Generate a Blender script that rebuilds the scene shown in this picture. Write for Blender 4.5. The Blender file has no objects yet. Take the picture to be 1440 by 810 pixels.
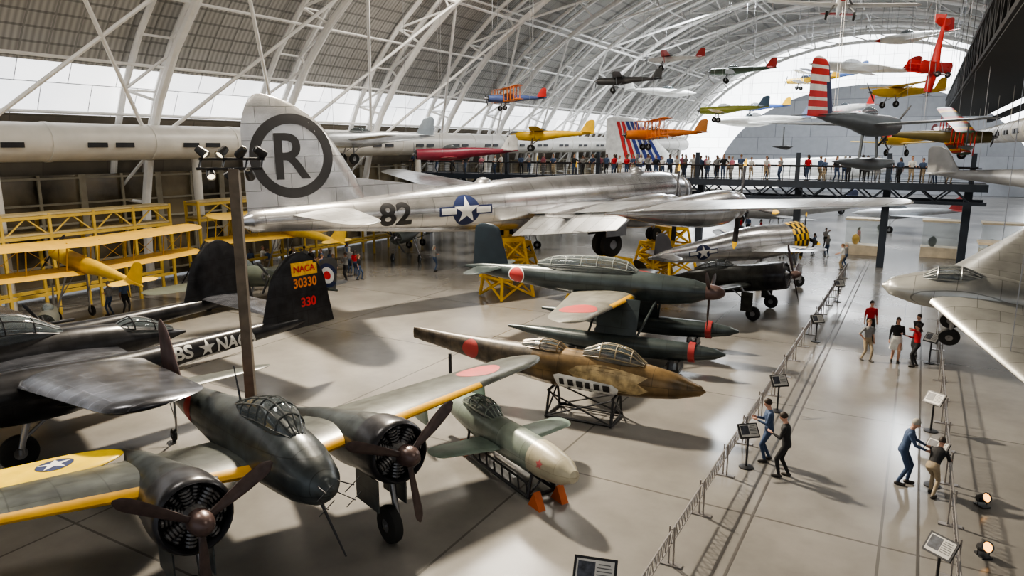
import bpy,bmesh,math,random
from mathutils import Vector,Matrix
from mathutils.bvhtree import BVHTree
random.seed(7)
COL=bpy.context.scene.collection
R=math.radians
HR=R(-29.6)
def H(X,Y,z=0):
    return Vector((.8695*X+.494*Y,-.494*X+.8695*Y,z))
# ---------------------------------------------------------------- materials
_m={}
def mat(name,col,rough=.5,metal=0.,var=.12,scale=2.,emit=0.,panel=None,psize=1.2,bump=0.,alpha=1.,pdark=.6):
    if name in _m: return _m[name]
    m=bpy.data.materials.new(name); m.use_nodes=True
    nt=m.node_tree; N=nt.nodes; L=nt.links
    b=N['Principled BSDF']
    b.inputs['Roughness'].default_value=rough; b.inputs['Metallic'].default_value=metal
    tc=N.new('ShaderNodeTexCoord')
    nz=N.new('ShaderNodeTexNoise'); nz.inputs['Scale'].default_value=scale; nz.inputs['Detail'].default_value=6
    L.new(tc.outputs['Object'],nz.inputs['Vector'])
    mx=N.new('ShaderNodeMix'); mx.data_type='RGBA'
    mx.inputs[6].default_value=tuple(max(0,x*(1-var)) for x in col)+(1,)
    mx.inputs[7].default_value=tuple(min(1,x*(1+var)) for x in col)+(1,)
    rp=N.new('ShaderNodeValToRGB'); rp.color_ramp.elements[0].position=.35; rp.color_ramp.elements[1].position=.65
    L.new(nz.outputs['Fac'],rp.inputs[0]); L.new(rp.outputs[0],mx.inputs[0])
    out=mx.outputs[2]
    if panel:
        sp=N.new('ShaderNodeSeparateXYZ'); cb=N.new('ShaderNodeCombineXYZ')
        L.new(tc.outputs['Object'],sp.inputs[0])
        L.new(sp.outputs[panel[0].upper()],cb.inputs[0]); L.new(sp.outputs[panel[1].upper()],cb.inputs[1])
        br=N.new('ShaderNodeTexBrick'); br.inputs['Scale'].default_value=1./psize
        br.inputs['Mortar Size'].default_value=.012; br.inputs['Brick Width'].default_value=1.3; br.inputs['Row Height'].default_value=.7
        br.inputs['Color1'].default_value=(1,1,1,1); br.inputs['Color2'].default_value=(.8,.8,.8,1)
        br.inputs['Mortar'].default_value=(pdark,pdark,pdark,1)
        L.new(cb.outputs[0],br.inputs['Vector'])
        mm=N.new('ShaderNodeMix'); mm.data_type='RGBA'; mm.blend_type='MULTIPLY'; mm.inputs[0].default_value=1
        L.new(out,mm.inputs[6]); L.new(br.outputs['Color'],mm.inputs[7]); out=mm.outputs[2]
    L.new(out,b.inputs['Base Color'])
    if emit:
        L.new(out,b.inputs['Emission Color']); b.inputs['Emission Strength'].default_value=emit
    if bump:
        bp=N.new('ShaderNodeBump'); bp.inputs['Strength'].default_value=bump; bp.inputs['Distance'].default_value=.02
        L.new(nz.outputs['Fac'],bp.inputs['Height']); L.new(bp.outputs[0],b.inputs['Normal'])
    if alpha<1:
        b.inputs['Alpha'].default_value=alpha
    _m[name]=m
    return m
WHITE=mat('white_paint',(.8,.8,.78),.5,0,.05)
TRUSS=mat('white_truss_paint',(.8,.79,.77),.5,0,.05)
BLACK=mat('black_paint',(.016,.016,.018),.4)
GBLK=mat('matte_black_steel',(.008,.008,.009),.8)
DKMET=mat('dark_metal',(.035,.035,.038),.4,.5)
GREYMET=mat('grey_metal',(.3,.3,.31),.35,.8)
RUBBER=mat('rubber',(.015,.015,.015),.8)
YEL=mat('yellow_paint',(.72,.43,.01),.45)
LEY=mat('leading_edge_yellow',(.75,.4,.01),.45)
RED=mat('red_paint',(.55,.02,.02),.45)
MRED=mat('faded_red_paint',(.36,.04,.035),.6)
BLUEI=mat('insignia_blue',(.012,.022,.08),.5)
WHI=mat('insignia_white',(.72,.72,.7),.5)
SILVER=mat('polished_aluminium',(.68,.68,.69),.25,.93,.16,1.2,panel='xz',psize=1.1,pdark=.35)
SILVERW=mat('polished_aluminium_wing',(.68,.69,.7),.29,.9,.16,1.2,panel='xy',psize=1.5,pdark=.35)
GLASS=mat('canopy_glass',(.1,.12,.13),.05,.2,.05,alpha=.6)
NAVYG=mat('weathered_dark_green',(.046,.055,.058),.33,.2,.4,2.5,panel='xz',psize=.9,pdark=.45,bump=.15)
NAVYW=mat('weathered_dark_green_wing',(.068,.075,.068),.36,.2,.38,2.2,panel='xy',psize=1.1,pdark=.5,bump=.15)
GREYU=mat('pale_grey_underside',(.3,.31,.31),.5)
COWLM=mat('dark_cowl_paint',(.04,.04,.046),.28,.5,.3,4)
PROPB=mat('brown_propeller_paint',(.055,.036,.034),.38,.2,.25,5)
SPIN=mat('brown_spinner_paint',(.1,.065,.06),.33,.3,.2)
# ---------------------------------------------------------------- mesh builder
class MB:
    def __init__(s): s.v=[];s.f=[];s.m=[]
    def add(s,vs,fs,mi=0):
        o=len(s.v); s.v.extend(Vector(p) for p in vs)
        for k,f in enumerate(fs):
            s.f.append(tuple(o+i for i in f)); s.m.append(mi[k] if isinstance(mi,list) else mi)
    def loft(s,rings,mi=0,cap=True):
        n=len(rings[0]); vs=[p for r in rings for p in r]; fs=[];ms=[]
        for i in range(len(rings)-1):
            for j in range(n):
                fs.append((i*n+j,i*n+(j+1)%n,(i+1)*n+(j+1)%n,(i+1)*n+j)); ms.append(mi(i,j) if callable(mi) else mi)
        if cap:
            fs.append(tuple(range(n))[::-1]); fs.append(tuple((len(rings)-1)*n+j for j in range(n)))
            ms+= [mi(0,0) if callable(mi) else mi, mi(len(rings)-2,0) if callable(mi) else mi]
        s.add(vs,fs,ms)
    def tube(s,p0,p1,r0,r1=None,n=8,mi=0):
        p0=Vector(p0);p1=Vector(p1);r1=r0 if r1 is None else r1
        d=(p1-p0)
        if d.length<1e-6:return
        d.normalize(); u=d.orthogonal().normalized(); w=d.cross(u)
        rs=[[p+(u*math.cos(2*math.pi*k/n)+w*math.sin(2*math.pi*k/n))*r for k in range(n)] for p,r in((p0,r0),(p1,r1))]
        s.loft(rs,mi)
    def path(s,pts,r,n=6,mi=0):
        for a,b in zip(pts[:-1],pts[1:]): s.tube(a,b,r,r,n,mi)
    def box(s,c,d,mi=0,rz=0,M=None):
        c=Vector(c);vs=[]
        rm=M if M else Matrix.Rotation(rz,3,'Z')
        for x in(-.5,.5):
            for y in(-.5,.5):
                for z in(-.5,.5): vs.append(c+rm@Vector((x*d[0],y*d[1],z*d[2])))
        s.add(vs,[(0,1,3,2),(4,6,7,5),(0,4,5,1),(2,3,7,6),(0,2,6,4),(1,5,7,3)],mi)
    def lathe(s,prof,c=(0,0,0),n=28,mi=0,axis='x',cap=False):
        c=Vector(c);rs=[]
        for x,r in prof:
            ring=[]
            for k in range(n):
                a=2*math.pi*k/n; p=(x,r*math.cos(a),r*math.sin(a))
                if axis=='z': p=(p[1],p[2],p[0])
                if axis=='y': p=(p[1],p[0],p[2])
                ring.append(c+Vector(p))
            rs.append(ring)
        s.loft(rs,mi,cap)
    def ball(s,c,r,n=12,mi=0):
        c=Vector(c); r=Vector(r) if hasattr(r,'__len__') else Vector((r,r,r)); rs=[]
        for i in range(n//2+1):
            t=max(.03,min(math.pi-.03,math.pi*i/(n//2)))
            rs.append([c+Vector((r.x*math.sin(t)*math.cos(2*math.pi*k/n),r.y*math.sin(t)*math.sin(2*math.pi*k/n),-r.z*math.cos(t))) for k in range(n)])
        s.loft(rs,mi)
    def caps(s,p0,p1,r0,r1,mi=0,n=10):
        p0=Vector(p0);p1=Vector(p1);d=(p1-p0).normalized();u=d.orthogonal().normalized();w=d.cross(u);rs=[]
        def rg(p,r): rs.append([p+(u*math.cos(2*math.pi*k/n)+w*math.sin(2*math.pi*k/n))*r for k in range(n)])
        for a in(80,50,25): rg(p0-d*r0*math.sin(R(a)),r0*math.cos(R(a)))
        for t in(0,.25,.5,.75,1): rg(p0.lerp(p1,t),r0+(r1-r0)*t+ .06*r0*math.sin(math.pi*t))
        for a in(25,50,80): rg(p1+d*r1*math.sin(R(a)),r1*math.cos(R(a)))
        s.loft(rs,mi)
    def bvh(s): return BVHTree.FromPolygons(s.v,s.f)
    def finish(s,name,parent=None,mats=None,smooth=True,xf=None,angle=38,fix=True):
        me=bpy.data.meshes.new(name); me.from_pydata([tuple(p) for p in s.v],[],s.f)
        for m in(mats or [WHITE]): me.materials.append(m)
        me.polygons.foreach_set('material_index',s.m)
        if fix:
            bm=bmesh.new();bm.from_mesh(me);bmesh.ops.recalc_face_normals(bm,faces=bm.faces);bm.to_mesh(me);bm.free()
        if smooth:
            me.polygons.foreach_set('use_smooth',[True]*len(me.polygons)); me.set_sharp_from_angle(angle=R(angle))
        me.update()
        o=bpy.data.objects.new(name,me); COL.objects.link(o)
        if parent: o.parent=parent
        if xf: o.matrix_basis=xf
        return o
def top(o,label,cat,group=None,kind=None):
    o['label']=label;o['category']=cat
    if group:o['group']=group
    if kind:o['kind']=kind
    return o
def empty(name,loc,rz,label,cat,group=None):
    e=bpy.data.objects.new(name,None);COL.objects.link(e);e.empty_display_size=.3
    e.location=loc;e.rotation_euler=(0,0,rz)
    return top(e,label,cat,group)
def XF(x=0,y=0,z=0,pitch=0,roll=0):
    return Matrix.Translation((x,y,z))@Matrix.Rotation(-R(pitch),4,'Y')@Matrix.Rotation(R(roll),4,'X')
# ---------------------------------------------------------------- aircraft shapes
def subsec(secs,sub):
    out=[];n=len(secs)
    for i in range(n-1):
        p0=secs[max(0,i-1)];p1=secs[i];p2=secs[i+1];p3=secs[min(n-1,i+2)]
        for k in range(sub):
            t=k/sub; q=[]
            for a,b,c,d in zip(p0,p1,p2,p3):
                q.append(.5*((2*b)+(-a+c)*t+(2*a-5*b+4*c-d)*t*t+(-a+3*b-3*c+d)*t**3))
            q[0]=p1[0]+(p2[0]-p1[0])*t
            out.append(q)
    out.append(list(secs[-1]));return out
def sring(x,zc,w,h,cy=0,n=28,e=2.):
    w=max(w,.01);h=max(h,.01);r=[]
    for k in range(n):
        a=2*math.pi*k/n;c=math.cos(a);s=math.sin(a)
        r.append(Vector((x,cy+w/2*math.copysign(abs(c)**(2/e),c),zc+h/2*math.copysign(abs(s)**(2/e),s))))
    return r
def fus(mb,secs,cy=0,n=28,sub=4,mi=0,e=2.):
    ss=subsec(secs,sub); mb.loft([sring(*q,cy=cy,n=n,e=e) for q in ss],mi)
def wing(mb,x0,z0,half,cr,ct,sweep,dih=0,th=.13,tip=.12,side=1,y0=0,mi=0,le=None,under=None,n=10,m=8,tipx=.5,s0=0):
    st=[s0+(1-tip-s0)*i/n for i in range(n+1)]+[1-tip+tip*math.sin(math.pi/2*i/6) for i in range(1,7)]
    rings=[]
    for s in st:
        c=cr+(ct-cr)*s; xl=x0-sweep*s
        if s>1-tip:
            q=min(1,(s-(1-tip))/tip);k=max(.06,math.sqrt(max(0,1-q*q)));xl-=c*(1-k)*tipx;c*=k
        y=y0+side*half*s; z=z0+dih*s; pu=[];pl=[]
        for i in range(m+1):
            t=(1-math.cos(math.pi*i/m))/2
            yt=max(.004,5*th*c*(.2969*math.sqrt(t)-.126*t-.3516*t*t+.2843*t**3-.1015*t**4))
            pu.append((xl-t*c,y,z+yt*1.1)); 
            if 0<i<m: pl.append((xl-t*c,y,z-yt*.8))
        rings.append([Vector(p) for p in pu+pl[::-1]])
    def f(i,j):
        s=(st[i]+st[i+1])/2
        if le and (j<2 or j>=2*m-2) and le[1]<=s<=le[2]: return le[0]
        if under is not None and j>=m: return under
        return mi
    mb.loft(rings,f)
def fin(mb,x0,z0,half,cr,ct,sweep,y=0,th=.1,tip=.25,mi=0,tipx=.6,n=8):
    t=MB(); wing(t,x0,0,half,cr,ct,sweep,0,th,tip,1,0,mi,n=n,tipx=tipx)
    t.v=[Vector((p.x,y+p.z,z0+p.y)) for p in t.v]
    mb.add(t.v,t.f,t.m)
_bl={}
def propeller(par,x,y,z,Rr,nb,ang,bm=None,sm=None,xf=None,spin=.2,slen=.35,wid=.24,tipm=None):
    bm=bm or PROPB;sm=sm or SPIN;xf=xf or Matrix()
    mb=MB();pr=[(-.12,spin),(0,spin)]+[(slen*math.sin(R(a)),spin*math.cos(R(a))) for a in(15,30,45,60,75,88)]
    mb.lathe([(-.12,.01)]+pr,n=20)
    hub=mb.finish('propeller',par,[sm],xf=xf@Matrix.Translation((x,y,z))@Matrix.Rotation(R(ang),4,'X'))
    k=(Rr,wid,bm.name,tipm.name if tipm else 0)
    if k not in _bl:
        b=MB();rings=[]
        for i in range(13):
            s=i/12;r=spin*.6+(Rr-spin*.6)*s
            w=wid*(.35+.65*math.sin(min(1,s*1.6)*math.pi/2))*(1 if s<.8 else math.sqrt(max(.02,1-((s-.8)/.205)**2)))
            th=.05*(1-s)+.012;tw=R(62-42*s)
            rings.append([Vector((.8*(math.cos(2*math.pi*q/10)*w/2*math.sin(tw)*.8-math.sin(2*math.pi*q/10)*th*math.cos(tw)),math.cos(2*math.pi*q/10)*w/2*math.cos(tw*.8)+math.sin(2*math.pi*q/10)*th*math.sin(tw),r)) for q in range(10)])
        b.loft(rings,lambda i,j:1 if i>=10 else 0)
        first=b.finish('propeller_blade',hub,[bm,tipm or bm]);_bl[k]=first.data
    else:
        first=bpy.data.objects.new('propeller_blade',_bl[k]);COL.objects.link(first);first.parent=hub
    for i in range(1,nb):
        o=first.copy();COL.objects.link(o);o.parent=hub;o.matrix_basis=Matrix.Rotation(2*math.pi*i/nb,4,'X')
    return hub
def wheel(par,c,r,w,strut_to=None,xf=None,name='wheel',hubm=None,sr=.06):
    mb=MB();c=Vector(c)
    mb.lathe([(-w/2,.35*r),(-w/2,.8*r),(-w*.38,.95*r),(0,r),(w*.38,.95*r),(w/2,.8*r),(w/2,.35*r)],c,24,0,'y')
    mb.lathe([(-w*.4,.02),(-w*.45,.36*r),(w*.45,.36*r),(w*.4,.02)],c,18,1,'y')
    o=mb.finish(name,par,[RUBBER,hubm or GREYMET],xf=xf)
    if strut_to:
        m2=MB();t=Vector(strut_to);off=Vector((0,w*.75,0))
        m2.tube(t,c+off*1.0+Vector((0,0,r*.3)),sr*1.3,sr,10);m2.tube(c+off+Vector((0,0,r*.3)),c+off,sr,sr,10)
        m2.tube(c-Vector((0,w*.6,0)),c+off,sr*.8,sr*.8,8)
        m2.tube(t+Vector((-.7,0,0)),t.lerp(c,.6)+off*.6,sr*.6,sr*.6,8)
        m2.finish('landing_gear_strut',par,[GREYMET],xf=xf)
    return o
def radial(par,x,y,z,r,nc=9,xf=None):
    mb=MB()
    mb.lathe([(.25,.01),(.22,.12*r/.7),(.05,.28*r/.7),(-.1,.3*r/.7)],(x,y,z),20,0)
    mb.lathe([(-.28,.01),(-.28,r)],(x,y,z),24,1)
    for row in range(2):
        for k in range(nc):
            a=2*math.pi*(k+row*.5)/nc;d=Vector((0,math.cos(a),math.sin(a)));c=Vector((x-.04-row*.14,y,z))
            for q in range(5):
                p0=c+d*(r*(.38+.11*q));mb.tube(p0,p0+d*(r*.06),.13*r/.7,.13*r/.7,10,0)
            mb.tube(c+d*r*.35,c+d*r*.92,.1*r/.7,.1*r/.7,8,1)
    return mb.finish('radial_engine',par,[mat('engine_metal',(.16,.16,.165),.4,.8),DKMET],xf=xf,smooth=False)
def cowl(par,x,y,z,r,L,m,xf=None,fn=None,mats=None,n=32):
    mb=MB();pf=[(-.28,r*.9),(-.1,r*.84),(0,r*.86),(.06,r*.92),(.03,r*.98),(-.08,r*1.03)]
    k=6
    for i in range(1,k+1): pf.append((-.08-(L-.08)*i/k,r*(1.03+.02*math.sin(math.pi*i/k))))
    mb.lathe(pf,(x,y,z),n,(fn or 0))
    mb.finish('engine_cowling',par,mats or [m],xf=xf)
    return mb
def canopy(par,secs,xf=None,cy=0,fr=.022,fm=None,ang=(0,38,70,110,142,180)):
    g=MB();ss=subsec(secs,3);rs=[sring(*q,cy=cy,n=24) for q in ss];g.loft(rs)
    g.finish('canopy_glass',par,[GLASS],xf=xf)
    f=MB()
    for q in secs[1:-1]:
        rg=sring(*q,cy=cy,n=24)[:13];f.path([p+Vector((0,0,.004)) for p in rg],fr,5)
    for a in ang:
        k=round(a/15);f.path([r[k] for r in rs],fr*.9,5)
    f.finish('canopy_frame',par,[fm or NAVYG],xf=xf)
# ---------------------------------------------------------------- decals
def circ(r,cx=0,cy=0,n=36,sx=1,sy=1):
    vs=[(cx,cy)]+[(cx+sx*r*math.cos(2*math.pi*k/n),cy+sy*r*math.sin(2*math.pi*k/n)) for k in range(n)]
    return vs,[(0,1+k,1+(k+1)%n) for k in range(n)]
def annul(r0,r1,n=48):
    vs=[(r*math.cos(2*math.pi*k/n),r*math.sin(2*math.pi*k/n)) for k in range(n) for r in(r0,r1)]
    return vs,[(2*k,2*k+1,(2*k+3)%(2*n),(2*k+2)%(2*n)) for k in range(n)]
def star(r,cx=0,cy=0,rot=90):
    vs=[(cx,cy)]
    for k in range(10):
        a=R(rot+36*k);q=r if k%2==0 else r*.382
        vs.append((cx+q*math.cos(a),cy+q*math.sin(a)))
    return vs,[(0,1+k,1+(k+1)%10) for k in range(10)]
def rect(x0,y0,x1,y1): return [(x0,y0),(x1,y0),(x1,y1),(x0,y1)],[(0,1,2,3)]
_t={}
def text2d(s,h,bold=.02,sx=1):
    k=(s,h,bold,sx)
    if k not in _t:
        cu=bpy.data.curves.new('lettering_curve','FONT');cu.body=s;cu.size=1;cu.offset=bold;cu.align_x='CENTER';cu.align_y='CENTER';cu.resolution_u=5
        ob=bpy.data.objects.new('lettering_tmp',cu);COL.objects.link(ob)
        dg=bpy.context.evaluated_depsgraph_get();dg.update();me=bpy.data.meshes.new_from_object(ob.evaluated_get(dg))
        vs=[(v.co.x,v.co.y) for v in me.vertices];fs=[tuple(p.vertices) for p in me.polygons]
        bpy.data.objects.remove(ob)
        ys=[v[1] for v in vs];xs=[v[0] for v in vs];cy=(min(ys)+max(ys))/2;cx=(min(xs)+max(xs))/2;sc=h/(max(ys)-min(ys))
        _t[k]=([((a-cx)*sc*sx,(b-cy)*sc) for a,b in vs],fs)
    return _t[k]
def shift(sh,dx,dy): return [(a+dx,b+dy) for a,b in sh[0]],sh[1]
def decal(name,par,bvh,o,U,V,N,layers,xf=None,g=.15,off=.012,label=None):
    o=Vector(o);U=Vector(U);V=Vector(V);N=Vector(N);mb=MB();mats=[]
    for li,(sh,m) in enumerate(layers):
        if m not in mats:mats.append(m)
        bm=bmesh.new();vv=[bm.verts.new((a,b,0)) for a,b in sh[0]]
        for f in sh[1]:
            try:bm.faces.new([vv[i] for i in f])
            except Exception:pass
        xs=[a for a,b in sh[0]];ys=[b for a,b in sh[0]]
        for ax,mn,mxv in((0,min(xs),max(xs)),(1,min(ys),max(ys))):
            k=mn+g
            while k<mxv:
                no=(1,0,0) if ax==0 else (0,1,0)
                bmesh.ops.bisect_plane(bm,geom=bm.verts[:]+bm.edges[:]+bm.faces[:],plane_co=(k,k,0),plane_no=no);k+=g
        bm.verts.ensure_lookup_table();bm.verts.index_update()
        pos={}
        for v in bm.verts:
            p=o+U*v.co.x+V*v.co.y;hit=bvh.ray_cast(p+N*4,-N,12)
            if hit[0] is not None: pos[v.index]=hit[0]+N*(off*(li+1))
        idx={};vs=[];fs=[]
        for f in bm.faces:
            if all(v.index in pos for v in f.verts):
                q=[]
                for v in f.verts:
                    if v.index not in idx: idx[v.index]=len(vs);vs.append(pos[v.index])
                    q.append(idx[v.index])
                fs.append(tuple(q))
        mb.add(vs,fs,mats.index(m));bm.free()
    ob=mb.finish(name,par,mats,xf=xf,fix=False)
    if label: ob['label']=label
    return ob
def us_star(r):
    return [(circ(r*1.08),BLUEI),(rect(-2.08*r,-.33*r,2.08*r,.33*r),BLUEI),(rect(-1.95*r,-.22*r,-.8*r,.22*r),WHI),(rect(.8*r,-.22*r,1.95*r,.22*r),WHI),(star(r),WHI)]
X=Vector((1,0,0));Y=Vector((0,1,0));Z=Vector((0,0,1))
def angle(a,b): return math.atan2(b,a)

# ================================================================ HALL
XC,WH,ZC,HH=-10,36,2,27
def arch(phi,d=0):
    return XC+(WH-d)*math.cos(phi), ZC+(HH-d)*math.sin(phi)
def hallobj(o): o.rotation_euler=(0,0,HR); return o
fm=bpy.data.materials.new('polished_concrete');fm.use_nodes=True
nt=fm.node_tree;b=nt.nodes['Principled BSDF'];tc=nt.nodes.new('ShaderNodeTexCoord')
n1=nt.nodes.new('ShaderNodeTexNoise');n1.inputs['Scale'].default_value=.22;n1.inputs['Detail'].default_value=9;n1.inputs['Roughness'].default_value=.62
nt.links.new(tc.outputs['Object'],n1.inputs['Vector'])
br=nt.nodes.new('ShaderNodeTexBrick');br.offset=0;br.inputs['Scale'].default_value=.12;br.inputs['Brick Width'].default_value=1;br.inputs['Row Height'].default_value=1;br.inputs['Mortar Size'].default_value=.004
br.inputs['Color1'].default_value=(1,1,1,1);br.inputs['Color2'].default_value=(.9,.9,.9,1);br.inputs['Mortar'].default_value=(.5,.5,.5,1)
nt.links.new(tc.outputs['Object'],br.inputs['Vector'])
mx=nt.nodes.new('ShaderNodeMix');mx.data_type='RGBA';mx.inputs[6].default_value=(.14,.133,.125,1);mx.inputs[7].default_value=(.25,.238,.22,1)
rp=nt.nodes.new('ShaderNodeMapRange');rp.inputs[1].default_value=.3;rp.inputs[2].default_value=.7
nt.links.new(n1.outputs['Fac'],rp.inputs[0]);nt.links.new(rp.outputs[0],mx.inputs[0])
mm=nt.nodes.new('ShaderNodeMix');mm.data_type='RGBA';mm.blend_type='MULTIPLY';mm.inputs[0].default_value=1
nt.links.new(mx.outputs[2],mm.inputs[6]);nt.links.new(br.outputs['Color'],mm.inputs[7]);nt.links.new(mm.outputs[2],b.inputs['Base Color'])
rr=nt.nodes.new('ShaderNodeMapRange');rr.inputs[3].default_value=.1;rr.inputs[4].default_value=.3
nt.links.new(n1.outputs['Fac'],rr.inputs[0]);nt.links.new(rr.outputs[0],b.inputs['Roughness'])
mb=MB();mb.box((-10,60,-.15),(72.2,184,.3));o=hallobj(mb.finish('floor',None,[fm],False));o['kind']='structure'
cm=bpy.data.materials.new('ribbed_metal_ceiling');cm.use_nodes=True
nt=cm.node_tree;b=nt.nodes['Principled BSDF'];tc=nt.nodes.new('ShaderNodeTexCoord')
wv=nt.nodes.new('ShaderNodeTexWave');wv.bands_direction='Y';wv.inputs['Scale'].default_value=.9
nt.links.new(tc.outputs['Object'],wv.inputs['Vector'])
br=nt.nodes.new('ShaderNodeTexBrick');br.inputs['Scale'].default_value=.35;br.offset=0;br.inputs['Mortar Size'].default_value=.02
br.inputs['Color1'].default_value=(.47,.46,.44,1);br.inputs['Color2'].default_value=(.4,.39,.37,1);br.inputs['Mortar'].default_value=(.25,.25,.24,1)
sp=nt.nodes.new('ShaderNodeSeparateXYZ');cb=nt.nodes.new('ShaderNodeCombineXYZ');nt.links.new(tc.outputs['Object'],sp.inputs[0])
nt.links.new(sp.outputs[1],cb.inputs[0]);nt.links.new(sp.outputs[2],cb.inputs[1]);nt.links.new(cb.outputs[0],br.inputs['Vector'])
mm=nt.nodes.new('ShaderNodeMix');mm.data_type='RGBA';mm.blend_type='MULTIPLY';mm.inputs[0].default_value=.35
nt.links.new(br.outputs['Color'],mm.inputs[6]);nt.links.new(wv.outputs['Color'],mm.inputs[7]);nt.links.new(mm.outputs[2],b.inputs['Base Color'])
b.inputs['Roughness'].default_value=.6
Y0,Y1=-30,152
def zphi(z): return math.asin((z-ZC)/HH)
pa,pb=zphi(10.6),zphi(13.4)
def strip(name,p0,p1,n,m,thick=.15,kind='structure'):
    mb=MB()
    for i in range(n):
        a0=p0+(p1-p0)*i/n;a1=p0+(p1-p0)*(i+1)/n
        q=[arch(a0,0),arch(a1,0),arch(a1,-thick),arch(a0,-thick)]
        mb.loft([[Vector((x,yy,z)) for x,z in q] for yy in(Y0,Y1)])
    o=hallobj(mb.finish(name,None,[m],True));o['kind']=kind;return o
strip('ceiling',pb,math.pi-pb,40,cm)
WALLM=mat('lower_wall_panels',(.16,.14,.11),.6,0,.1,1,panel='yz',psize=3)
SKY=mat('daylit_translucent_glazing',(.9,.94,1.),.4,0,.2,.12,emit=2.3,panel='yz',psize=2.2,pdark=.12)
strip('wall_left',math.pi-pa,math.pi,6,WALLM);strip('wall_right',0,pa,6,WALLM)
strip('window_1',math.pi-pb,math.pi-pa,3,SKY,.1);strip('window_2',pa,pb,3,SKY,.1)
mb=MB();n=40
for i in range(n):
    a0=math.pi*i/n;a1=math.pi*(i+1)/n
    q0=[arch(a0,9),arch(a1,9)]
    mb.add([(q0[0][0],Y1,q0[0][1]),(q0[1][0],Y1,q0[1][1]),(q0[1][0],Y1,0),(q0[0][0],Y1,0)],[(0,1,2,3)])
mb.add([(XC-WH,Y1,0),(XC-WH+9,Y1,0),(XC-WH+9,Y1,ZC),(XC-WH,Y1,ZC)],[(0,1,2,3)])
mb.add([(XC+WH,Y1,0),(XC+WH-9,Y1,0),(XC+WH-9,Y1,ZC),(XC+WH,Y1,ZC)],[(0,1,2,3)])
o=hallobj(mb.finish('wall_far',None,[mat('far_wall_panels',(.4,.42,.46),.5,0,.05,1,panel='xz',psize=5,pdark=.5)],False));o['kind']='structure'
mb=MB()
for i in range(n):
    a0=math.pi*i/n;a1=math.pi*(i+1)/n;q=[arch(a0,9),arch(a1,9),arch(a1,0),arch(a0,0)]
    mb.add([(x,Y1,z) for x,z in q],[(0,1,2,3)])
o=hallobj(mb.finish('window_3',None,[mat('arched_glazing',(.93,.96,1.),.4,0,.03,.2,emit=4.5,panel='xz',psize=3,pdark=.4)],False));o['kind']='structure'
def truss(yy):
    mb=MB();n=24
    A=[];B1=[];B2=[]
    for i in range(n+1):
        a=math.pi*i/n
        x,z=arch(a,2.3);A.append(Vector((x,yy,z)))
        x,z=arch(a,.45);B1.append(Vector((x,yy-1.1,z)));B2.append(Vector((x,yy+1.1,z)))
    mb.path(A,.27,8);mb.path(B1,.2,6);mb.path(B2,.2,6)
    for i in range(n):
        j=i+1
        mb.tube(A[i],B1[i] if i%2 else B1[j],.1,n=5);mb.tube(A[i],B2[j] if i%2 else B2[i],.1,n=5)
        mb.tube(B1[i],B2[i],.08,n=5)
    for x0 in(XC-WH+2.3,XC+WH-2.3):
        mb.tube((x0,yy,0),(x0,yy,ZC),.27,n=8)
    o=hallobj(mb.finish('roof_truss',None,[TRUSS],True))
    top(o,'white tubular steel arch truss spanning the vaulted hall','roof truss','white arch trusses');
ys=[Y0+6+10.5*i for i in range(17)]
for yy in ys: truss(yy)
for k,ph in enumerate([.5,.85,1.2,1.55,1.85,2.1,2.33,2.52,2.68,2.8]):
    x,z=arch(ph,1.1);mb=MB();mb.tube((x,Y0,z),(x,Y1,z),.1,n=6)
    top(hallobj(mb.finish('roof_purlin',None,[TRUSS],True)),'long white tubular purlin under the vaulted roof','roof beam','white purlins')
for i in range(3,15):
    ya,yb=ys[i-1],ys[i];mb=MB()
    for (p0,p1) in((2.86,2.33),(2.33,1.85),(1.85,1.4)):
        a=arch(p0,2.3);c=arch(p1,2.3)
        mb.tube((a[0],ya,a[1]),(c[0],yb,c[1]),.12,n=6)
        if p0>2.8: mb.tube((a[0],yb,a[1]),(c[0],ya,c[1]),.12,n=6)
        mb.tube((a[0],ya,a[1]),(a[0],yb,a[1]),.13,n=6)
    top(hallobj(mb.finish('roof_brace',None,[TRUSS],True)),'white tubular cross bracing between two roof arches','roof brace','white tubular cross braces')
DUCT=mat('white_duct_paint',(.56,.54,.5),.4,0,.06,1)
def duct(name,X0,z,r,ya,yb,label):
    e=empty(name,(0,0,0),HR,label,'air duct')
    mb=MB();pr=[]
    y=ya
    while y<yb: pr+=[(y,r),(y+5.6,r),(y+5.62,r*1.04),(y+5.9,r*1.04),(y+5.92,r)];y+=6
    mb.lathe(pr,(X0,0,z),28,0,'y',True);mb.finish('duct_body',e,[DUCT])
    y=ya+2
    while y<yb:
        s=1 if X0<0 else -1
        for k in(0,1.6):
            if y>15 and y<110:
                g=MB();g.box((X0+s*r*.99,y+k,z-.15*r),(.12,1.1,.28));g.finish('air_grille',e,[DKMET],False)
        y+=6
    y=ya+3
    while y<yb:
        c=MB()
        if X0<0: c.tube((X0,y,0),(X0,y,z-r*.9),.28,n=12)
        else: c.tube((X0,y,z+r),(X0,y,z+13),.03,n=5)
        c.finish('duct_support',e,[DUCT]);y+=12
duct('air_duct',-41.5,9.0,1.05,-20,140,'long white round ventilation duct on columns beside the glazing')
duct('air_duct',5.2,9.75,.7,36,140,'white round ventilation duct suspended above the exhibits')
mb=MB()
for i in range(60):
    y=-10+i*2.5
    mb.box((-44.2,y,3.6),(.12,.16 if i%2 else .4,7))
for z in(.6,1.8,3.0,4.2,5.4,6.9): mb.box((-44.2,62,z),(.14,150,.12))
mb.box((-44.4,62,3.6),(.05,150,7),1)
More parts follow.
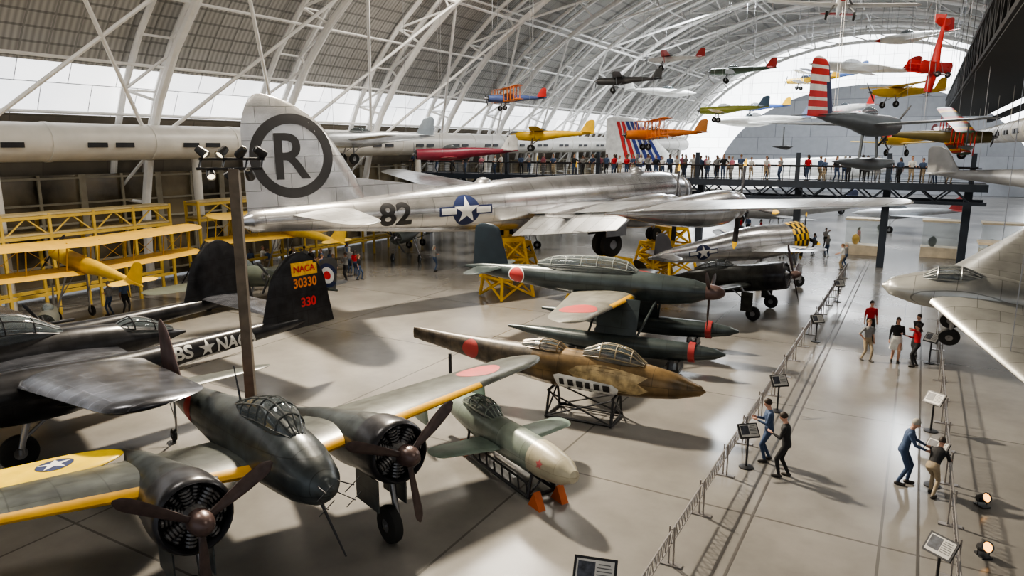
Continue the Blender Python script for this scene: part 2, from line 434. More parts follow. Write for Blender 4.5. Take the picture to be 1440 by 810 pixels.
o=hallobj(mb.finish('window_4',None,[mat('beige_mullion',(.3,.27,.2),.5),mat('dim_lower_glazing',(.1,.08,.05),.15,0,.8,.3,emit=.1)],False));o['kind']='structure'
# bridge walkway
NAVY=mat('dark_blue_steel',(.022,.03,.045),.5)
DZ=6.2;BY=57
e=empty('walkway_bridge',H(0,0),HR,'dark steel elevated visitor walkway crossing the hall','walkway')
mb=MB();mb.box((-20.5,BY+1.6,DZ-.12),(49,3.2,.24));mb.finish('walkway_deck',e,[mat('deck_grey',(.1,.1,.11),.5)],False)
for yy in(BY,BY+3.2):
    mb=MB()
    mb.box((-20.5,yy,DZ-1.25),(49,.18,.22));mb.box((-20.5,yy,DZ-.2),(49,.22,.5))
    for i in range(24):
        x=-45+2*i;mb.tube((x,yy,DZ-1.2),(x+1,yy,DZ-.3),.07,n=4);mb.tube((x+1,yy,DZ-.3),(x+2,yy,DZ-1.2),.07,n=4)
    mb.finish('walkway_girder',e,[NAVY],False)
for yy in(BY,BY+3.2):
    mb=MB()
    for i in range(33): mb.tube((-45+1.5*i,yy,DZ),(-45+1.5*i,yy,DZ+1.1),.03,n=5)
    for z in(.3,.5,.7,.9): mb.tube((-45,yy,DZ+z),(3.5,yy,DZ+z),.012,n=4)
    mb.tube((-45,yy,DZ+1.1),(3.5,yy,DZ+1.1),.045,n=6);mb.finish('guard_railing',e,[DKMET],False)
for x in(-43,-33,-24,-15.5,-8,-2,3):
    mb=MB();mb.box((x,BY+1.6,DZ/2-.1),(.5,.5,DZ-.2));mb.finish('walkway_column',e,[NAVY],False)
    mb=MB();mb.box((x,BY+.12,DZ+.9),(.3,.24,2.4));mb.finish('railing_pylon',e,[NAVY],False)
# gantry
e=empty('overhead_gantry',H(0,0),HR,'black steel lattice gantry hung under the roof','gantry')
mb=MB()
for (x,z) in((2.2,15.4),(2.2,13.2),(7.2,15.4),(7.2,13.2)): mb.tube((x,8,z),(x,125,z),.16,n=6)
y=8
while y<124:
    for x in(2.2,7.2): mb.tube((x,y,13.2),(x,y+1.5,15.4),.09,n=4);mb.tube((x,y+1.5,15.4),(x,y+3,13.2),.09,n=4)
    mb.tube((2.2,y,13.2),(7.2,y,13.2),.12,n=4);mb.tube((2.2,y,15.4),(7.2,y,15.4),.12,n=4);y+=3
mb.finish('gantry_truss',e,[GBLK],False)
mb=MB();mb.box((4.7,66,13.05),(5.0,117,.12));mb.finish('gantry_deck',e,[GBLK],False)
mb=MB();mb.box((4.7,66,14.5),(4.2,117,1.0));mb.finish('gantry_cable_tray',e,[GBLK],False)
mb=MB();mb.box((7.6,66,12.3),(.5,117,.5));mb.finish('gantry_side_beam',e,[GBLK],False)
for y in range(12,125,12):
    for x in(2.2,7.2):
        mb=MB();mb.tube((x,y,15.2),(x,y,25.5),.03,n=4);mb.finish('gantry_hanger',e,[DKMET],False)
# ================================================================ BARRIERS
BARM=mat('galvanised_barrier',(.3,.28,.27),.35,.7)
mb=MB();L=2.4
for z in(.5,.82): mb.tube((0,.03,z),(0,L-.03,z),.02,n=6)
y=.03
while y<L-.2: mb.tube((0,y,.5),(0,y+.1,.82),.011,n=4);mb.tube((0,y+.1,.82),(0,y+.2,.5),.011,n=4);y+=.2
rail=mb
def barrier(X0,y,grp):
    e=empty('barrier_rail',H(X0,y),HR,'low galvanised lattice barrier rail along the visitor aisle','barrier',grp)
    r=bpy.data.objects.new('lattice_rail',_rm);COL.objects.link(r);r.parent=e
    p=bpy.data.objects.new('barrier_post',_pm);COL.objects.link(p);p.parent=e
o=rail.finish('lattice_rail',None,[BARM],False);_rm=o.data;bpy.data.objects.remove(o)
mb=MB()
for x in(-.05,.05): mb.tube((x,.04,.02),(x,.04,.9),.02,n=8)
mb.box((0,.04,.015),(.5,.16,.03));o=mb.finish('barrier_post',None,[BARM],False);_pm=o.data;bpy.data.objects.remove(o)
for i in range(18): barrier(-3.85,11.2+2.42*i,'barrier rails along the aisle')
for i in range(11): barrier(1.4,13.6+2.42*i,'barrier rails along the aisle')
for q,xx in enumerate((-3.0,-2.75,.75)):
    mb=MB();mb.box((xx,34,.003),(.06,56,.006));o=hallobj(mb.finish('trim_%d'%(q+1),None,[mat('dark_floor_strip',(.06,.055,.05),.5)],False));o['kind']='structure'
PAN=mat('sign_panel_white',(.5,.49,.46),.4);PIC=mat('sign_picture_dark',(.05,.055,.07),.4,0,.5,9);LIN=mat('sign_text_grey',(.12,.12,.12),.5)
def sign(X0,y,face,s=.72):
    e=empty('information_sign',H(X0,y),HR+face,'tilted information panel on a metal post beside the barrier','sign','aisle information panels')
    mb=MB();mb.tube((0,0,0),(0,0,.95),.03,n=8);mb.lathe([(0,.2),(.03,.2),(.05,.03)],(0,0,0),16,0,'z',True);mb.finish('sign_post',e,[DKMET])
    Mx=Matrix.Rotation(R(-38),3,'Y')
    mb=MB();c=Vector((0,0,1.08));mb.box(c,(.05,.8*s,.58*s),0,M=Mx)
    n=Mx@Vector((1,0,0));u=Mx@Vector((0,0,1))
    mb.box(c+n*.028,(.004,.7*s,.48*s),1,M=Mx)
    mb.box(c+n*.032+Vector((0,-.16*s,0))+u*.02,(.004,.32*s,.36*s),2,M=Mx)
    for k in range(6): mb.box(c+n*.032+Vector((0,.17*s,0))+u*(.17-.06*k)*s,(.004,(.28 if k else .22)*s,.018),3,M=Mx)
    mb.finish('sign_panel',e,[DKMET,PAN,PIC,LIN],False)
for y in(19.3,24.2,34.2,44): sign(-3.45,y,R(-50))
for y in(15.2,20.6,24.8,33): sign(1.05,y,R(235))
sign(-4.5,11.0,R(-75),1.0)

# ================================================================ SILVER BOMBER
def bomber():
    h=R(35);nose=Vector((12.3,50.3,0))
    e=empty('bomber_airplane',nose,h,'huge polished silver four-engine bomber with circled letter on tail','airplane')
    T=XF(0,0,5.75,1.1)
    f=MB();fus(f,[(0,0,.1,.1),(-.3,.0,1.4,1.4),(-1.2,0,2.3,2.3),(-3,0,2.85,2.85),(-8,0,2.95,2.95),(-16,0,2.9,2.9),(-20,0,2.4,2.4),(-24,.08,1.7,1.8),(-27.5,.15,1.15,1.3),(-29.8,.15,.75,1.),(-30.3,.15,.3,.5)],n=36,sub=5)
    f.finish('fuselage',e,[SILVER],xf=T);fb=f.bvh()
    for xx in(-.6,-1.3,-2.2): 
        g=MB();q={-.6:1.85,-1.3:2.4,-2.2:2.7}[xx];rg=sring(xx,0,q,q,n=24);g.path(rg+[rg[0]],.04,5)
        g.finish('nose_frame',e,[GREYMET],xf=T)
    for sd in(1,-1):
        w=MB();wing(w,-9.3,-.6,21.5,5.5,2.2,2.3,1.9,.15,.07,sd);w.finish('wing',e,[SILVERW],xf=T)
        fl=MB();rings=[]
        for yy,c,z in((1.6,1.9,-.55),(9.2,1.4,.15)):
            xt=-9.3-5.5+ (yy/21.5)*(5.5-2.2-2.3)+.3
            rings.append([Vector((xt,sd*yy,z+.05)),Vector((xt-c*.9,sd*yy,z-.52*c)),Vector((xt-c*.92,sd*yy,z-.56*c)),Vector((xt+.1,sd*yy,z-.1))])
        fl.loft(rings);fl.finish('wing_flap',e,[SILVERW],xf=T,smooth=False)
        for yy,zz in((4.7,-.3),(9.3,.12)):
            n_=MB();fus(n_,[(-6.8,zz-.1,1.35,1.4),(-7.8,zz-.15,1.65,1.85),(-9.5,zz-.2,1.6,1.8),(-12,zz-.15,1.3,1.3),(-14.5,zz,.8,.6),(-16.2,zz+.1,.1,.1)],cy=sd*yy,e=2.2)
            n_.finish('engine_nacelle',e,[SILVER],xf=T)
            cowl(e,-6.6,sd*yy,zz-.1,.72,.7,SILVER,T)
            radial(e,-6.7,sd*yy,zz-.1,.6,9,T)
            propeller(e,-6.3,sd*yy,zz-.1,2.5,4,20*yy,COWLM,GREYMET,T,.22,.3,.3,YEL)
        s=MB();wing(s,-24.8,.35,6.5,3.3,1.6,1.2,0,.12,.2,sd);s.finish('tailplane',e,[SILVERW],xf=T)
        for q in(-.35,.35): wheel(e,(-11.8,sd*4.7+q,3.4),.72,.4,None,None,hubm=GREYMET)
        mb=MB();mb.tube((-11.8,sd*4.7,3.4),(-11.6,sd*4.7,5.1),.13,n=10);mb.tube((-11.8,sd*4.7-.5,3.4),(-11.8,sd*4.7+.5,3.4),.08,n=8);mb.tube((-11.8,sd*4.7,4),(-10.6,sd*4.7,5.1),.07,n=8)
        mb.finish('landing_gear_strut',e,[GREYMET])
        for q in(-.75,.75):
            mb=MB();mb.box((-11.8,sd*4.7+q,4.35),(1.5,.05,.9));mb.finish('gear_door',e,[GREYMET],False)
    v=MB();fin(v,-23.5,.2,5.75,6.5,3.,3.5,0,.1,.32,0,.7,12)
    v.add([(-18.8,0,1.15),(-24.2,.12,.7),(-24.2,-.12,.7),(-24.6,.1,1.95),(-24.6,-.1,1.95)],[(0,1,3),(0,4,2),(0,3,4),(1,2,4,3)])
    v.finish('tail_fin',e,[SILVER],xf=T);vb=v.bvh()
    for N_,U_ in((-Y,X),(Y,-X)):
        decal('tail_emblem',e,vb,(-27.75,0,3.1),U_,Z,N_,[(annul(1.5,1.97),BLACK),(text2d('R',2.15,.015,.95),BLACK)],T,.3,.01,'black letter R inside a black ring')
    decal('fuselage_number',e,fb,(-22.9,0,.05),X,Z,-Y,[(text2d('82',1.2,.03,1.1),BLACK)],T,.12,.015,'black number 82')
    decal('insignia',e,fb,(-18.9,0,.0),X,Z,-Y,us_star(.76),T,.12,.01)
    for xx,zz in((-5,1.4),(-17,1.25)):
        mb=MB();mb.ball((xx,0,zz),(.5,.5,.4),16);mb.finish('gun_turret',e,[GREYMET],xf=T)
    for q in(-.25,.25): wheel(e,(-3.2,q,2.9),.45,.25)
    mb=MB();mb.tube((-3.2,0,2.9),(-3.2,0,4.8),.09,n=8);mb.tube((-3.2,-.3,2.9),(-3.2,.3,2.9),.05,n=8);mb.finish('landing_gear_strut',e,[GREYMET])
    return Matrix.Translation(nose)@Matrix.Rotation(h,4,'Z')
BM=bomber()
def jack(p,hh,rz,w=1.5,pin=.5):
    e=empty('aircraft_jack',(p.x,p.y,0),rz,'yellow lattice steel aircraft jack holding up the silver bomber','aircraft jack','yellow aircraft jacks')
    mb=MB();cs=[(-w,-w),(w,-w),(w,w),(-w,w)]
    for i in range(4):
        a=cs[i];c=cs[(i+1)%4]
        mb.tube((a[0],a[1],.05),(a[0]*.6,a[1]*.6,hh),.1,n=6)
        for lv in range(3):
            z0=.1+(hh-.2)*lv/3;z1=.1+(hh-.2)*(lv+1)/3;k0=1-.4*z0/hh;k1=1-.4*z1/hh
            mb.tube((a[0]*k0,a[1]*k0,z0),(c[0]*k1,c[1]*k1,z1),.07,n=5);mb.tube((c[0]*k0,c[1]*k0,z0),(a[0]*k1,a[1]*k1,z1),.07,n=5)
            mb.tube((a[0]*k1,a[1]*k1,z1),(c[0]*k1,c[1]*k1,z1),.08,n=5)
    mb.finish('jack_frame',e,[YEL],False)
    mb=MB();mb.box((0,0,hh),(w*1.3,w*1.3,.2));mb.tube((0,0,hh),(0,0,hh+pin),.16,n=10);mb.finish('jack_platform',e,[YEL],False)
for lx,ly,hh,w,pn in((-11.8,-4.7,2.5,1.6,.1),(-11.8,4.7,2.5,1.5,.1),(-15.4,0,3.5,1.15,.45),(-3.2,0,2.3,1.,.1)):
    jack(BM@Vector((lx,ly,0)),hh,R(35),w,pn)
jack(Vector((10.9,49.0,0)),3.3,R(35),1.4,.4)

# ================================================================ TWIN ENGINE NIGHT FIGHTER
HM=mat('hinomaru_red',(.4,.035,.035),.5)
def nightfighter():
    e=empty('twin_engine_fighter',(-3.87,12.75,0),angle(.646,-.763),'dark green twin-engine night fighter with yellow wing leading edges','airplane')
    T=XF(0,0,2.35,6.5)
    f=MB();fus(f,[(.85,.14,.08,.08),(.75,.14,.42,.42),(.4,.16,.82,.86),(-.3,.25,1.12,1.3),(-1.4,.33,1.25,1.55),(-3,.35,1.25,1.6),(-5,.38,1.05,1.3),(-7.5,.45,.72,.92),(-9.8,.55,.34,.52),(-10.9,.6,.06,.15)],n=32)
    f.finish('fuselage',e,[NAVYG],xf=T);fb=f.bvh()
    canopy(e,[(-.45,.9,.3,.08),(-.8,1.0,.6,.56),(-1.15,1.06,.74,.8),(-1.6,1.08,.76,.85),(-2.1,1.05,.74,.78),(-2.7,1.0,.66,.66),(-3.4,.94,.5,.42),(-4.0,.9,.25,.15)],T,fm=mat('canopy_frame_dark',(.04,.045,.045),.4))
    for sd in(1,-1):
        w=MB();wing(w,-1.35,.0,8.5,3.3,1.35,.9,.62,.14,.1,sd,le=(1,.06,.66),under=2,n=20,m=12)
        w.finish('wing',e,[NAVYW,LEY,GREYU],xf=T)
        decal('insignia',e,w.bvh(),(-2.95,sd*6.35,1),Y,-X,Z,[(circ(.62),HM)],T,.15,.008)
        n_=MB();fus(n_,[(-.75,.02,1.3,1.3),(-1.4,.0,1.28,1.34),(-2.6,-.1,1.1,1.25),(-4.2,-.05,.7,.8),(-5.6,.05,.12,.12)],cy=sd*2.1)
        n_.finish('engine_nacelle',e,[NAVYG],xf=T)
        cowl(e,0-.22,sd*2.1,0.02,.68,.85,COWLM,T);radial(e,-.26,sd*2.1,.02,.6,7,T)
        propeller(e,.12,sd*2.1,.02,1.52,3,{1:186,-1:178}[sd],xf=T,wid=.27,spin=.23,slen=.34)
        for k in range(4):
            ex=MB();ex.tube((-1.0-.1*k,sd*2.1+.62,.25-.18*k),(-1.35-.1*k,sd*2.1+.74,.22-.18*k),.05,n=8);ex.finish('exhaust_stack',e,[DKMET],xf=T)
        wheel(e,(-.75,sd*2.1,.44),.44,.26,(-1.1,sd*2.1+.2,1.9),sr=.07)
        for q in(-.34,.36):
            gd=MB();gd.box((-1.1,sd*2.1+q,1.25),(1.0,.03,.75));gd.finish('gear_door',e,[NAVYG],False)
        s=MB();wing(s,-8.6,.62,2.9,1.5,.7,.45,.05,.11,.2,sd);s.finish('tailplane',e,[NAVYW],xf=T)
    v=MB();fin(v,-8.3,.6,1.95,2.2,.85,1.2,0,.1,.25);v.finish('tail_fin',e,[mat('reddish_brown_green_paint',(.07,.045,.045),.45,.1,.4,2)],xf=T)
    for s1,s2 in((.18,.12),(-.18,.12),(.18,-.1),(-.18,-.1)):
        a=MB()
        a.tube((.6,s1,.1+s2),(1.25,s1*1.5,.1+s2*1.3),.014,n=5);a.tube((1.2,s1*1.5-.16,.1+s2*1.3-.1),(1.2,s1*1.5+.16,.1+s2*1.3+.1),.01,n=4)
        a.finish('radar_antenna',e,[DKMET],xf=T)
    a=MB();a.tube((-.3,.2,-.3),(.1,.5,-1.6),.035,.02,8);a.finish('pitot_probe',e,[DKMET],xf=T)
    a=MB();a.tube((-3.6,0,1.1),(-3.8,0,1.9),.03,.012,6);a.finish('antenna_mast',e,[DKMET],xf=T)
    wheel(e,(-9.9,0,.2),.2,.12,(-9.7,.05,1.3),sr=.03)
    for N_,U_ in((-Y,X),(Y,-X)): decal('insignia',e,fb,(-6.6,0,.45),U_,Z,N_,[(circ(.36),HM)],T,.1,.01)
nightfighter()

# ================================================================ BLACK TWIN-BOOM
BLK=mat('worn_black_paint',(.018,.018,.021),.28,.25,.45,3,panel='xz',psize=1.0,pdark=.5,bump=.2)
BLKW=mat('worn_black_wing',(.12,.125,.145),.24,.75,.5,1.6,panel='xy',psize=.8,pdark=2.)
def twinboom():
    hd=(-.62,-.785);e=empty('twin_boom_fighter',(-16.7,18.9,0),angle(*hd),'black twin-boom night fighter with numbered tail fins','airplane')
    T=XF(0,0,2.1,0)
    OR=mat('orange_lettering',(.7,.2,.02),.5);YB=mat('yellow_band',(.75,.42,.03),.5,0,.2,6);GW=mat('worn_white_lettering',(.55,.55,.53),.5)
    p=MB();fus(p,[(2.2,-.1,.1,.1),(1.9,-.1,.7,.7),(1.,0,1.1,1.2),(-.5,.1,1.3,1.6),(-3,.2,1.3,1.7),(-5.5,.2,1.1,1.3),(-7,.15,.6,.6),(-7.8,.1,.1,.1)]);p.finish('fuselage',e,[BLK],xf=T)
    canopy(e,[(.6,.75,.4,.1),(.1,.95,.85,.8),(-.6,1.1,.95,1.0),(-1.4,1.15,1.0,1.1),(-2.2,1.2,.95,1.1),(-3.,1.1,.85,.9),(-3.8,.9,.5,.3)],T,fm=BLK)
    canopy(e,[(-5.2,.6,.6,.3),(-5.9,.6,.85,.8),(-6.6,.45,.7,.7),(-7.3,.3,.3,.2)],T,fm=BLK)
    for sd in(1,-1):
        c=sd*2.75
        b_=MB();fus(b_,[(-.8,0,1.4,1.45),(-1.8,-.05,1.42,1.55),(-3.2,-.1,1.25,1.45),(-5,.05,.85,.95),(-7.5,.2,.62,.68),(-10,.3,.45,.5),(-11.6,.35,.12,.2)],cy=c);b_.finish('tail_boom',e,[BLK],xf=T);bb=b_.bvh()
        cowl(e,-.15,c,0,.72,.9,BLK,T);radial(e,-.2,c,0,.62,9,T);propeller(e,.2,c,0,1.85,4,25,COWLM,DKMET,T,tipm=YEL)
        w=MB();wing(w,-1.3,.15,8.6,4.0,2.3,.5,.6,.14,.08,sd,n=14);w.finish('wing',e,[BLKW],xf=T)
        v=MB();fin(v,-9.1,.1,2.8,3.2,1.9,.75,c,.09,.4,tipx=.5);v.finish('tail_fin',e,[BLK],xf=T);vb=v.bvh()
        if sd==1:
            decal('tail_number',e,vb,(-11.0,c,1.75),-X,Z,Y,[(rect(-.55,.28,.62,.78),YB),(shift(text2d('30330',.36,.03,.9),.03,.02),OR),(shift(text2d('330',.36,.03,1.),.12,-.72),RED),(shift(text2d('NACA',.24,.03,1.1),.03,.53),RED)],T,.2,.006,'orange and red tail numbers')
            decal('boom_lettering',e,bb,(-7.3,c,.22),-X,Z,Y,[(shift(text2d('BS',.44,.03,1.1),-1.15,0),GW),(shift(star(.3),-.35,0),GW),(shift(text2d('NACA',.42,.03,.95),.75,0),GW)],T,.1,.012,'worn white letters and star')
        wheel(e,(-1.5,c,.5),.5,.3,(-1.8,c+.1,1.5),sr=.08)
    for sd in(1,-1):
        s=MB();wing(s,-9.9,.55,2.75,1.6,1.6,0,0,.1,.01,sd);s.finish('tailplane',e,[BLKW],xf=T)
    wheel(e,(1.,0,.35),.35,.2,(.9,.05,1.6))
twinboom()

# ================================================================ FLOATPLANE
def floatplane():
    e=empty('float_plane',(8.1,28.1,0),angle(.909,-.417),'dark green single-engine floatplane on twin floats','airplane')
    T=XF(0,0,3.0,0)
    G2=mat('dark_slate_green_paint',(.042,.054,.056),.28,.2,.25,2,panel='xz',psize=1.,pdark=.5);G2W=mat('faded_green_wing',(.17,.165,.14),.4,.1,.25,2,panel='xy',psize=1.,pdark=.6)
    f=MB();fus(f,[(-.25,0,.62,.66),(-.8,-.03,.84,1.),(-2.,-.05,.98,1.25),(-3.6,.0,1.06,1.36),(-6,.05,1.,1.25),(-8.4,.15,.7,.85),(-10.4,.25,.32,.5),(-11.3,.3,.06,.12)],n=32);f.finish('fuselage',e,[G2],xf=T);fb=f.bvh()
    propeller(e,-.12,0,0,1.5,3,170,PROPB,SPIN,T,.32,.62,.26)
    canopy(e,[(-3.1,.62,.4,.1),(-3.5,.68,.66,.62),(-4.1,.74,.74,.78),(-4.8,.76,.76,.8),(-5.5,.76,.76,.78),(-6.2,.75,.72,.74),(-6.9,.72,.62,.6),(-7.6,.68,.3,.2)],T,fm=mat('pale_canopy_frame',(.2,.22,.21),.4))
    for sd in(1,-1):
        w=MB();wing(w,-3.0,-.4,6.1,2.9,1.35,.55,.1,.14,.14,sd,le=(1,.1,.5),under=2,n=16,m=12);w.finish('wing',e,[G2W,LEY,GREYU],xf=T)
        decal('insignia',e,w.bvh(),(-4.25,sd*4.2,1),Y,-X,Z,[(circ(.72),MRED)],T,.15,.008)
        s=MB();wing(s,-9.3,.35,2.3,1.35,.7,.35,0,.1,.25,sd);s.finish('tailplane',e,[G2],xf=T)
        fl=MB();c=sd*1.9
        fus(fl,[(.9,-2.0,.08,.1),(.5,-2.02,.4,.42),(-.6,-2.05,.7,.72),(-2.5,-2.08,.82,.82),(-5,-2.02,.76,.72),(-7,-1.88,.45,.42),(-8.2,-1.8,.1,.12)],cy=c,e=2.2)
        fl.finish('float',e,[G2],xf=T)
        rb=MB();rb.lathe([(.13,0.35),(.12,.385),(-.12,.4),(-.13,.36)],(-.35,c,-2.04),28,0);rb.finish('red_float_band',e,[mat('float_band_red',(.28,.025,.025),.5)],xf=T)
        st=MB()
        st.loft([[Vector((x,c*(.72 if z>-1 else 1)+dy,z)) for x,dy in((-2.6,0),(-3.2,.09),(-4.3,0),(-3.2,-.09))] for z in(-.3,-1.75)])
        st.tube((-2.2,c*.2,-.5),(-2.6,c,-1.75),.05,n=8);st.tube((-4.6,c*.2,-.5),(-4.6,c,-1.75),.05,n=8)
        st.finish('float_strut',e,[G2],xf=T)
        for xx in(-1.0,-5.2):
            cr=MB();cr.box((xx,c,.22),(.5,.9,.12));cr.box((xx-.18,c,.42),(.08,.9,.36));cr.box((xx+.18,c,.42),(.08,.9,.36))
            for q in(-.3,.3): cr.tube((xx,c+q,.0),(xx,c+q,.2),.06,n=8)
            cr.finish('float_cradle',e,[DKMET],False)
    v=MB();fin(v,-9.0,.2,2.15,1.9,1.15,.6,0,.1,.12);v.finish('tail_fin',e,[mat('dark_blue_green_fin',(.018,.028,.038),.35)],xf=T)
    for N_,U_ in((-Y,X),(Y,-X)): decal('insignia',e,fb,(-8.55,0,.12),U_,Z,N_,[(circ(.4),WHI),(circ(.35),HM)],T,.08,.01)
floatplane()

# ================================================================ BROWN FUSELAGE
def brownfus():
    e=empty('wingless_fuselage',(5.9,20.6,0),angle(9.2,-4.4),'weathered brown wingless aircraft fuselage on a low stand','airplane')
    BR=mat('weathered_brown_olive',(.14,.09,.038),.34,.2,.5,1.6,panel='xz',psize=.8,pdark=.5,bump=.3)
    OL=mat('weathered_dark_olive',(.06,.046,.03),.4,.15,.65,3.,panel='xz',psize=.8,pdark=.5)
    TN=mat('bare_tan_primer',(.36,.27,.14),.4,.1,.45,4)
    T=XF(0,0,1.5,-1)
    f=MB();fus(f,[(0,-.05,.05,.05),(-.15,-.05,.3,.32),(-.9,-.02,.75,.8),(-2,0,1.02,1.12),(-3.6,.02,1.1,1.3),(-5.2,.05,1.05,1.3),(-7,.15,.8,1.),(-8.8,.3,.5,.68),(-10.1,.42,.3,.5),(-10.5,.45,.12,.42)],n=32,mi=lambda i,j:1 if i>20 else 0)
    f.finish('fuselage',e,[BR,OL],xf=T);fb=f.bvh()
    canopy(e,[(-1.9,.52,.4,.1),(-2.3,.6,.66,.6),(-2.8,.66,.72,.74),(-3.3,.66,.72,.74),(-3.9,.6,.5,.35)],T,fm=mat('tan_canopy_frame',(.25,.2,.12),.5))
    canopy(e,[(-4.5,.55,.3,.2),(-4.8,.6,.6,.5),(-5.4,.62,.62,.56),(-6.1,.6,.4,.3)],T,fm=BR)
    decal('insignia',e,fb,(-8.0,0,.25),X,Z,-Y,[(circ(.33),MRED)],T,.08,.01)
    for N_,U_ in((-Y,X),(Y,-X)):
        s=1 if N_==-Y else -1
        pg=[(-.3*s,-.38),(1.35*s,-.42),(1.75*s,-.2),(1.4*s,.0),(1.7*s,.22),(.9*s,.34),(.2*s,.42),(-.6*s,.3),(-.9*s,.1)]
        decal('faded_paint_patch',e,fb,(-3.4,0,.02),U_,Z,N_,[(([(.4*s,-.02)]+pg,[(0,1+k,1+(k+1)%9) for k in range(9)]),TN)],T,.1,.004,'pale tan worn paint')
    pb=[(([(0,-.2),(-1.1,.02),(-.9,.1),(.9,-.02),(1.1,-.15),(1.0,-.42),(-.2,-.5),(-1.,-.38)],[(0,1+k,1+(k+1)%7) for k in range(7)]),WHI)]
    for k in range(6): pb.append((rect(-.9+.3*k,-.3,-.74+.3*k+.03*(k%3),-.06),BLACK))
    for k in range(4): pb.append((rect(-.6+.36*k,-.4,-.5+.36*k,-.34),BLACK))
    decal('opened_wing_root_panel',e,fb,(-3.7,0,-.12),X,Z,-Y,pb,T,.08,.01,'exposed white wing root opening')
    st=MB()
    for xx in(-2.8,-5.0):
        for s in(-.6,.6):
            st.tube((xx,s,.05),(xx,s*.6,.95),.045,n=6)
        st.tube((xx,-.6,.05),(xx,.6,.05),.05,n=6);st.tube((xx,-.45,.9),(xx,.45,.9),.05,n=6)
        st.tube((xx,-.6,.1),(xx,.4,.9),.03,n=6);st.tube((xx,.6,.1),(xx,-.4,.9),.03,n=6)
    for s in(-.6,.6): st.tube((-2.8,s,.08),(-5,s,.08),.05,n=6);st.tube((-2.8,s,.08),(-5,s*.7,.85),.03,n=6);st.tube((-5,s,.08),(-2.8,s*.7,.85),.03,n=6)
    for xx in(-2.8,-5.):
        for s in(-.6,.6): st.ball((xx,s,.07),.07,8)
    st.finish('display_stand',e,[DKMET])
    st=MB();st.tube((-9,0,0),(-9,0,1.5),.06,n=8);st.box((-9,0,.03),(.6,.6,.06));st.finish('tail_stand',e,[DKMET],False)
brownfus()

# ================================================================ ROCKET CRAFT
def rocketcraft():
    e=empty('rocket_airplane',(1.5,15.5,0),angle(3.56,-5.6),'small grey-green rocket airplane with cream nose on trolley stand','airplane')
    GG=mat('grey_green_paint',(.2,.235,.2),.33,.1,.25,2,panel='xz',psize=.9,pdark=.6);GGW=mat('grey_green_wing',(.17,.225,.195),.35,.1,.2,2);CR=mat('cream_nose_paint',(.45,.41,.3),.33,.05,.15,2,panel='xz',psize=.7,pdark=.7)
    T=XF(0,0,1.15,2)
    secs=[(0,0,.05,.05),(-.06,0,.3,.3),(-.45,0,.66,.68),(-1.2,0,.86,.9),(-2.4,0,.9,.96),(-4,.02,.84,.95),(-5.4,.05,.62,.72),(-6.5,.08,.32,.4),(-6.9,.1,.2,.22)]
    f=MB();fus(f,secs,n=32,mi=lambda i,j:1 if i<13 else 0);f.finish('fuselage',e,[GG,CR],xf=T);fb=f.bvh()
    canopy(e,[(-3.4,.42,.3,.08),(-3.75,.5,.5,.46),(-4.2,.55,.56,.56),(-4.7,.54,.5,.5),(-5.3,.44,.25,.2)],T,fm=GG)
    for sd in(1,-1):
        w=MB();wing(w,-2.6,-.12,2.2,1.25,.8,.3,.1,.12,.12,sd);w.finish('wing',e,[GGW],xf=T)
        s=MB();wing(s,-5.9,.15,1.05,.8,.6,.1,0,.1,.05,sd);s.finish('tailplane',e,[GGW],xf=T)
        v=MB();fin(v,-5.85,-.3,1.15,.95,.7,.15,sd*1.0,.1,.3);v.finish('tail_fin',e,[GGW],xf=T)
    PK=mat('pink_blossom_mark',(.5,.13,.13),.5)
    for N_,U_ in((-Y,X),(Y,-X)):
        decal('blossom_mark',e,fb,(-.95,0,.1),U_,Z,N_,[(([(0,0)]+[( (.13 if k%2==0 else .07)*math.cos(R(90+36*k)),(.13 if k%2==0 else .07)*math.sin(R(90+36*k))) for k in range(10)],[(0,1+k,1+(k+1)%10) for k in range(10)]),PK)],T,.05,.01)
    OR=mat('orange_trolley_paint',(.45,.1,.02),.5)
    st=MB()
    for xx in(-1.4,-4.6):
        for s in(-.42,.42):
            st.tube((xx,s,.12),(xx,s*.7,.82),.04,n=6)
        st.tube((xx,-.42,.14),(xx,.42,.14),.05,n=6);st.tube((xx,-.35,.8),(xx,.35,.8),.05,n=6);st.tube((xx,-.4,.2),(xx,.3,.8),.03,n=6)
    for s in(-.42,.42):
        st.tube((-1.4,s,.16),(-4.6,s,.16),.05,n=6)
        for k in range(8): st.tube((-1.4-.4*k,s,.16),(-1.6-.4*k,s*.8,.5 if k%2 else .4),.025,n=5)
        st.tube((-1.4,s*.8,.45),(-4.6,s*.8,.45),.03,n=5)
    st.finish('trolley_frame',e,[DKMET])
    for xx in(-1.1,-4.9):
        for s in(-.35,.35):
            st=MB();st.add([(xx-.25,s-.1,0),(xx+.25,s-.1,0),(xx,s-.1,.42),(xx-.25,s+.1,0),(xx+.25,s+.1,0),(xx,s+.1,.42)],[(0,1,2),(5,4,3),(0,3,4,1),(1,4,5,2),(2,5,3,0)])
            st.finish('trolley_chock',e,[OR],False)
rocketcraft()

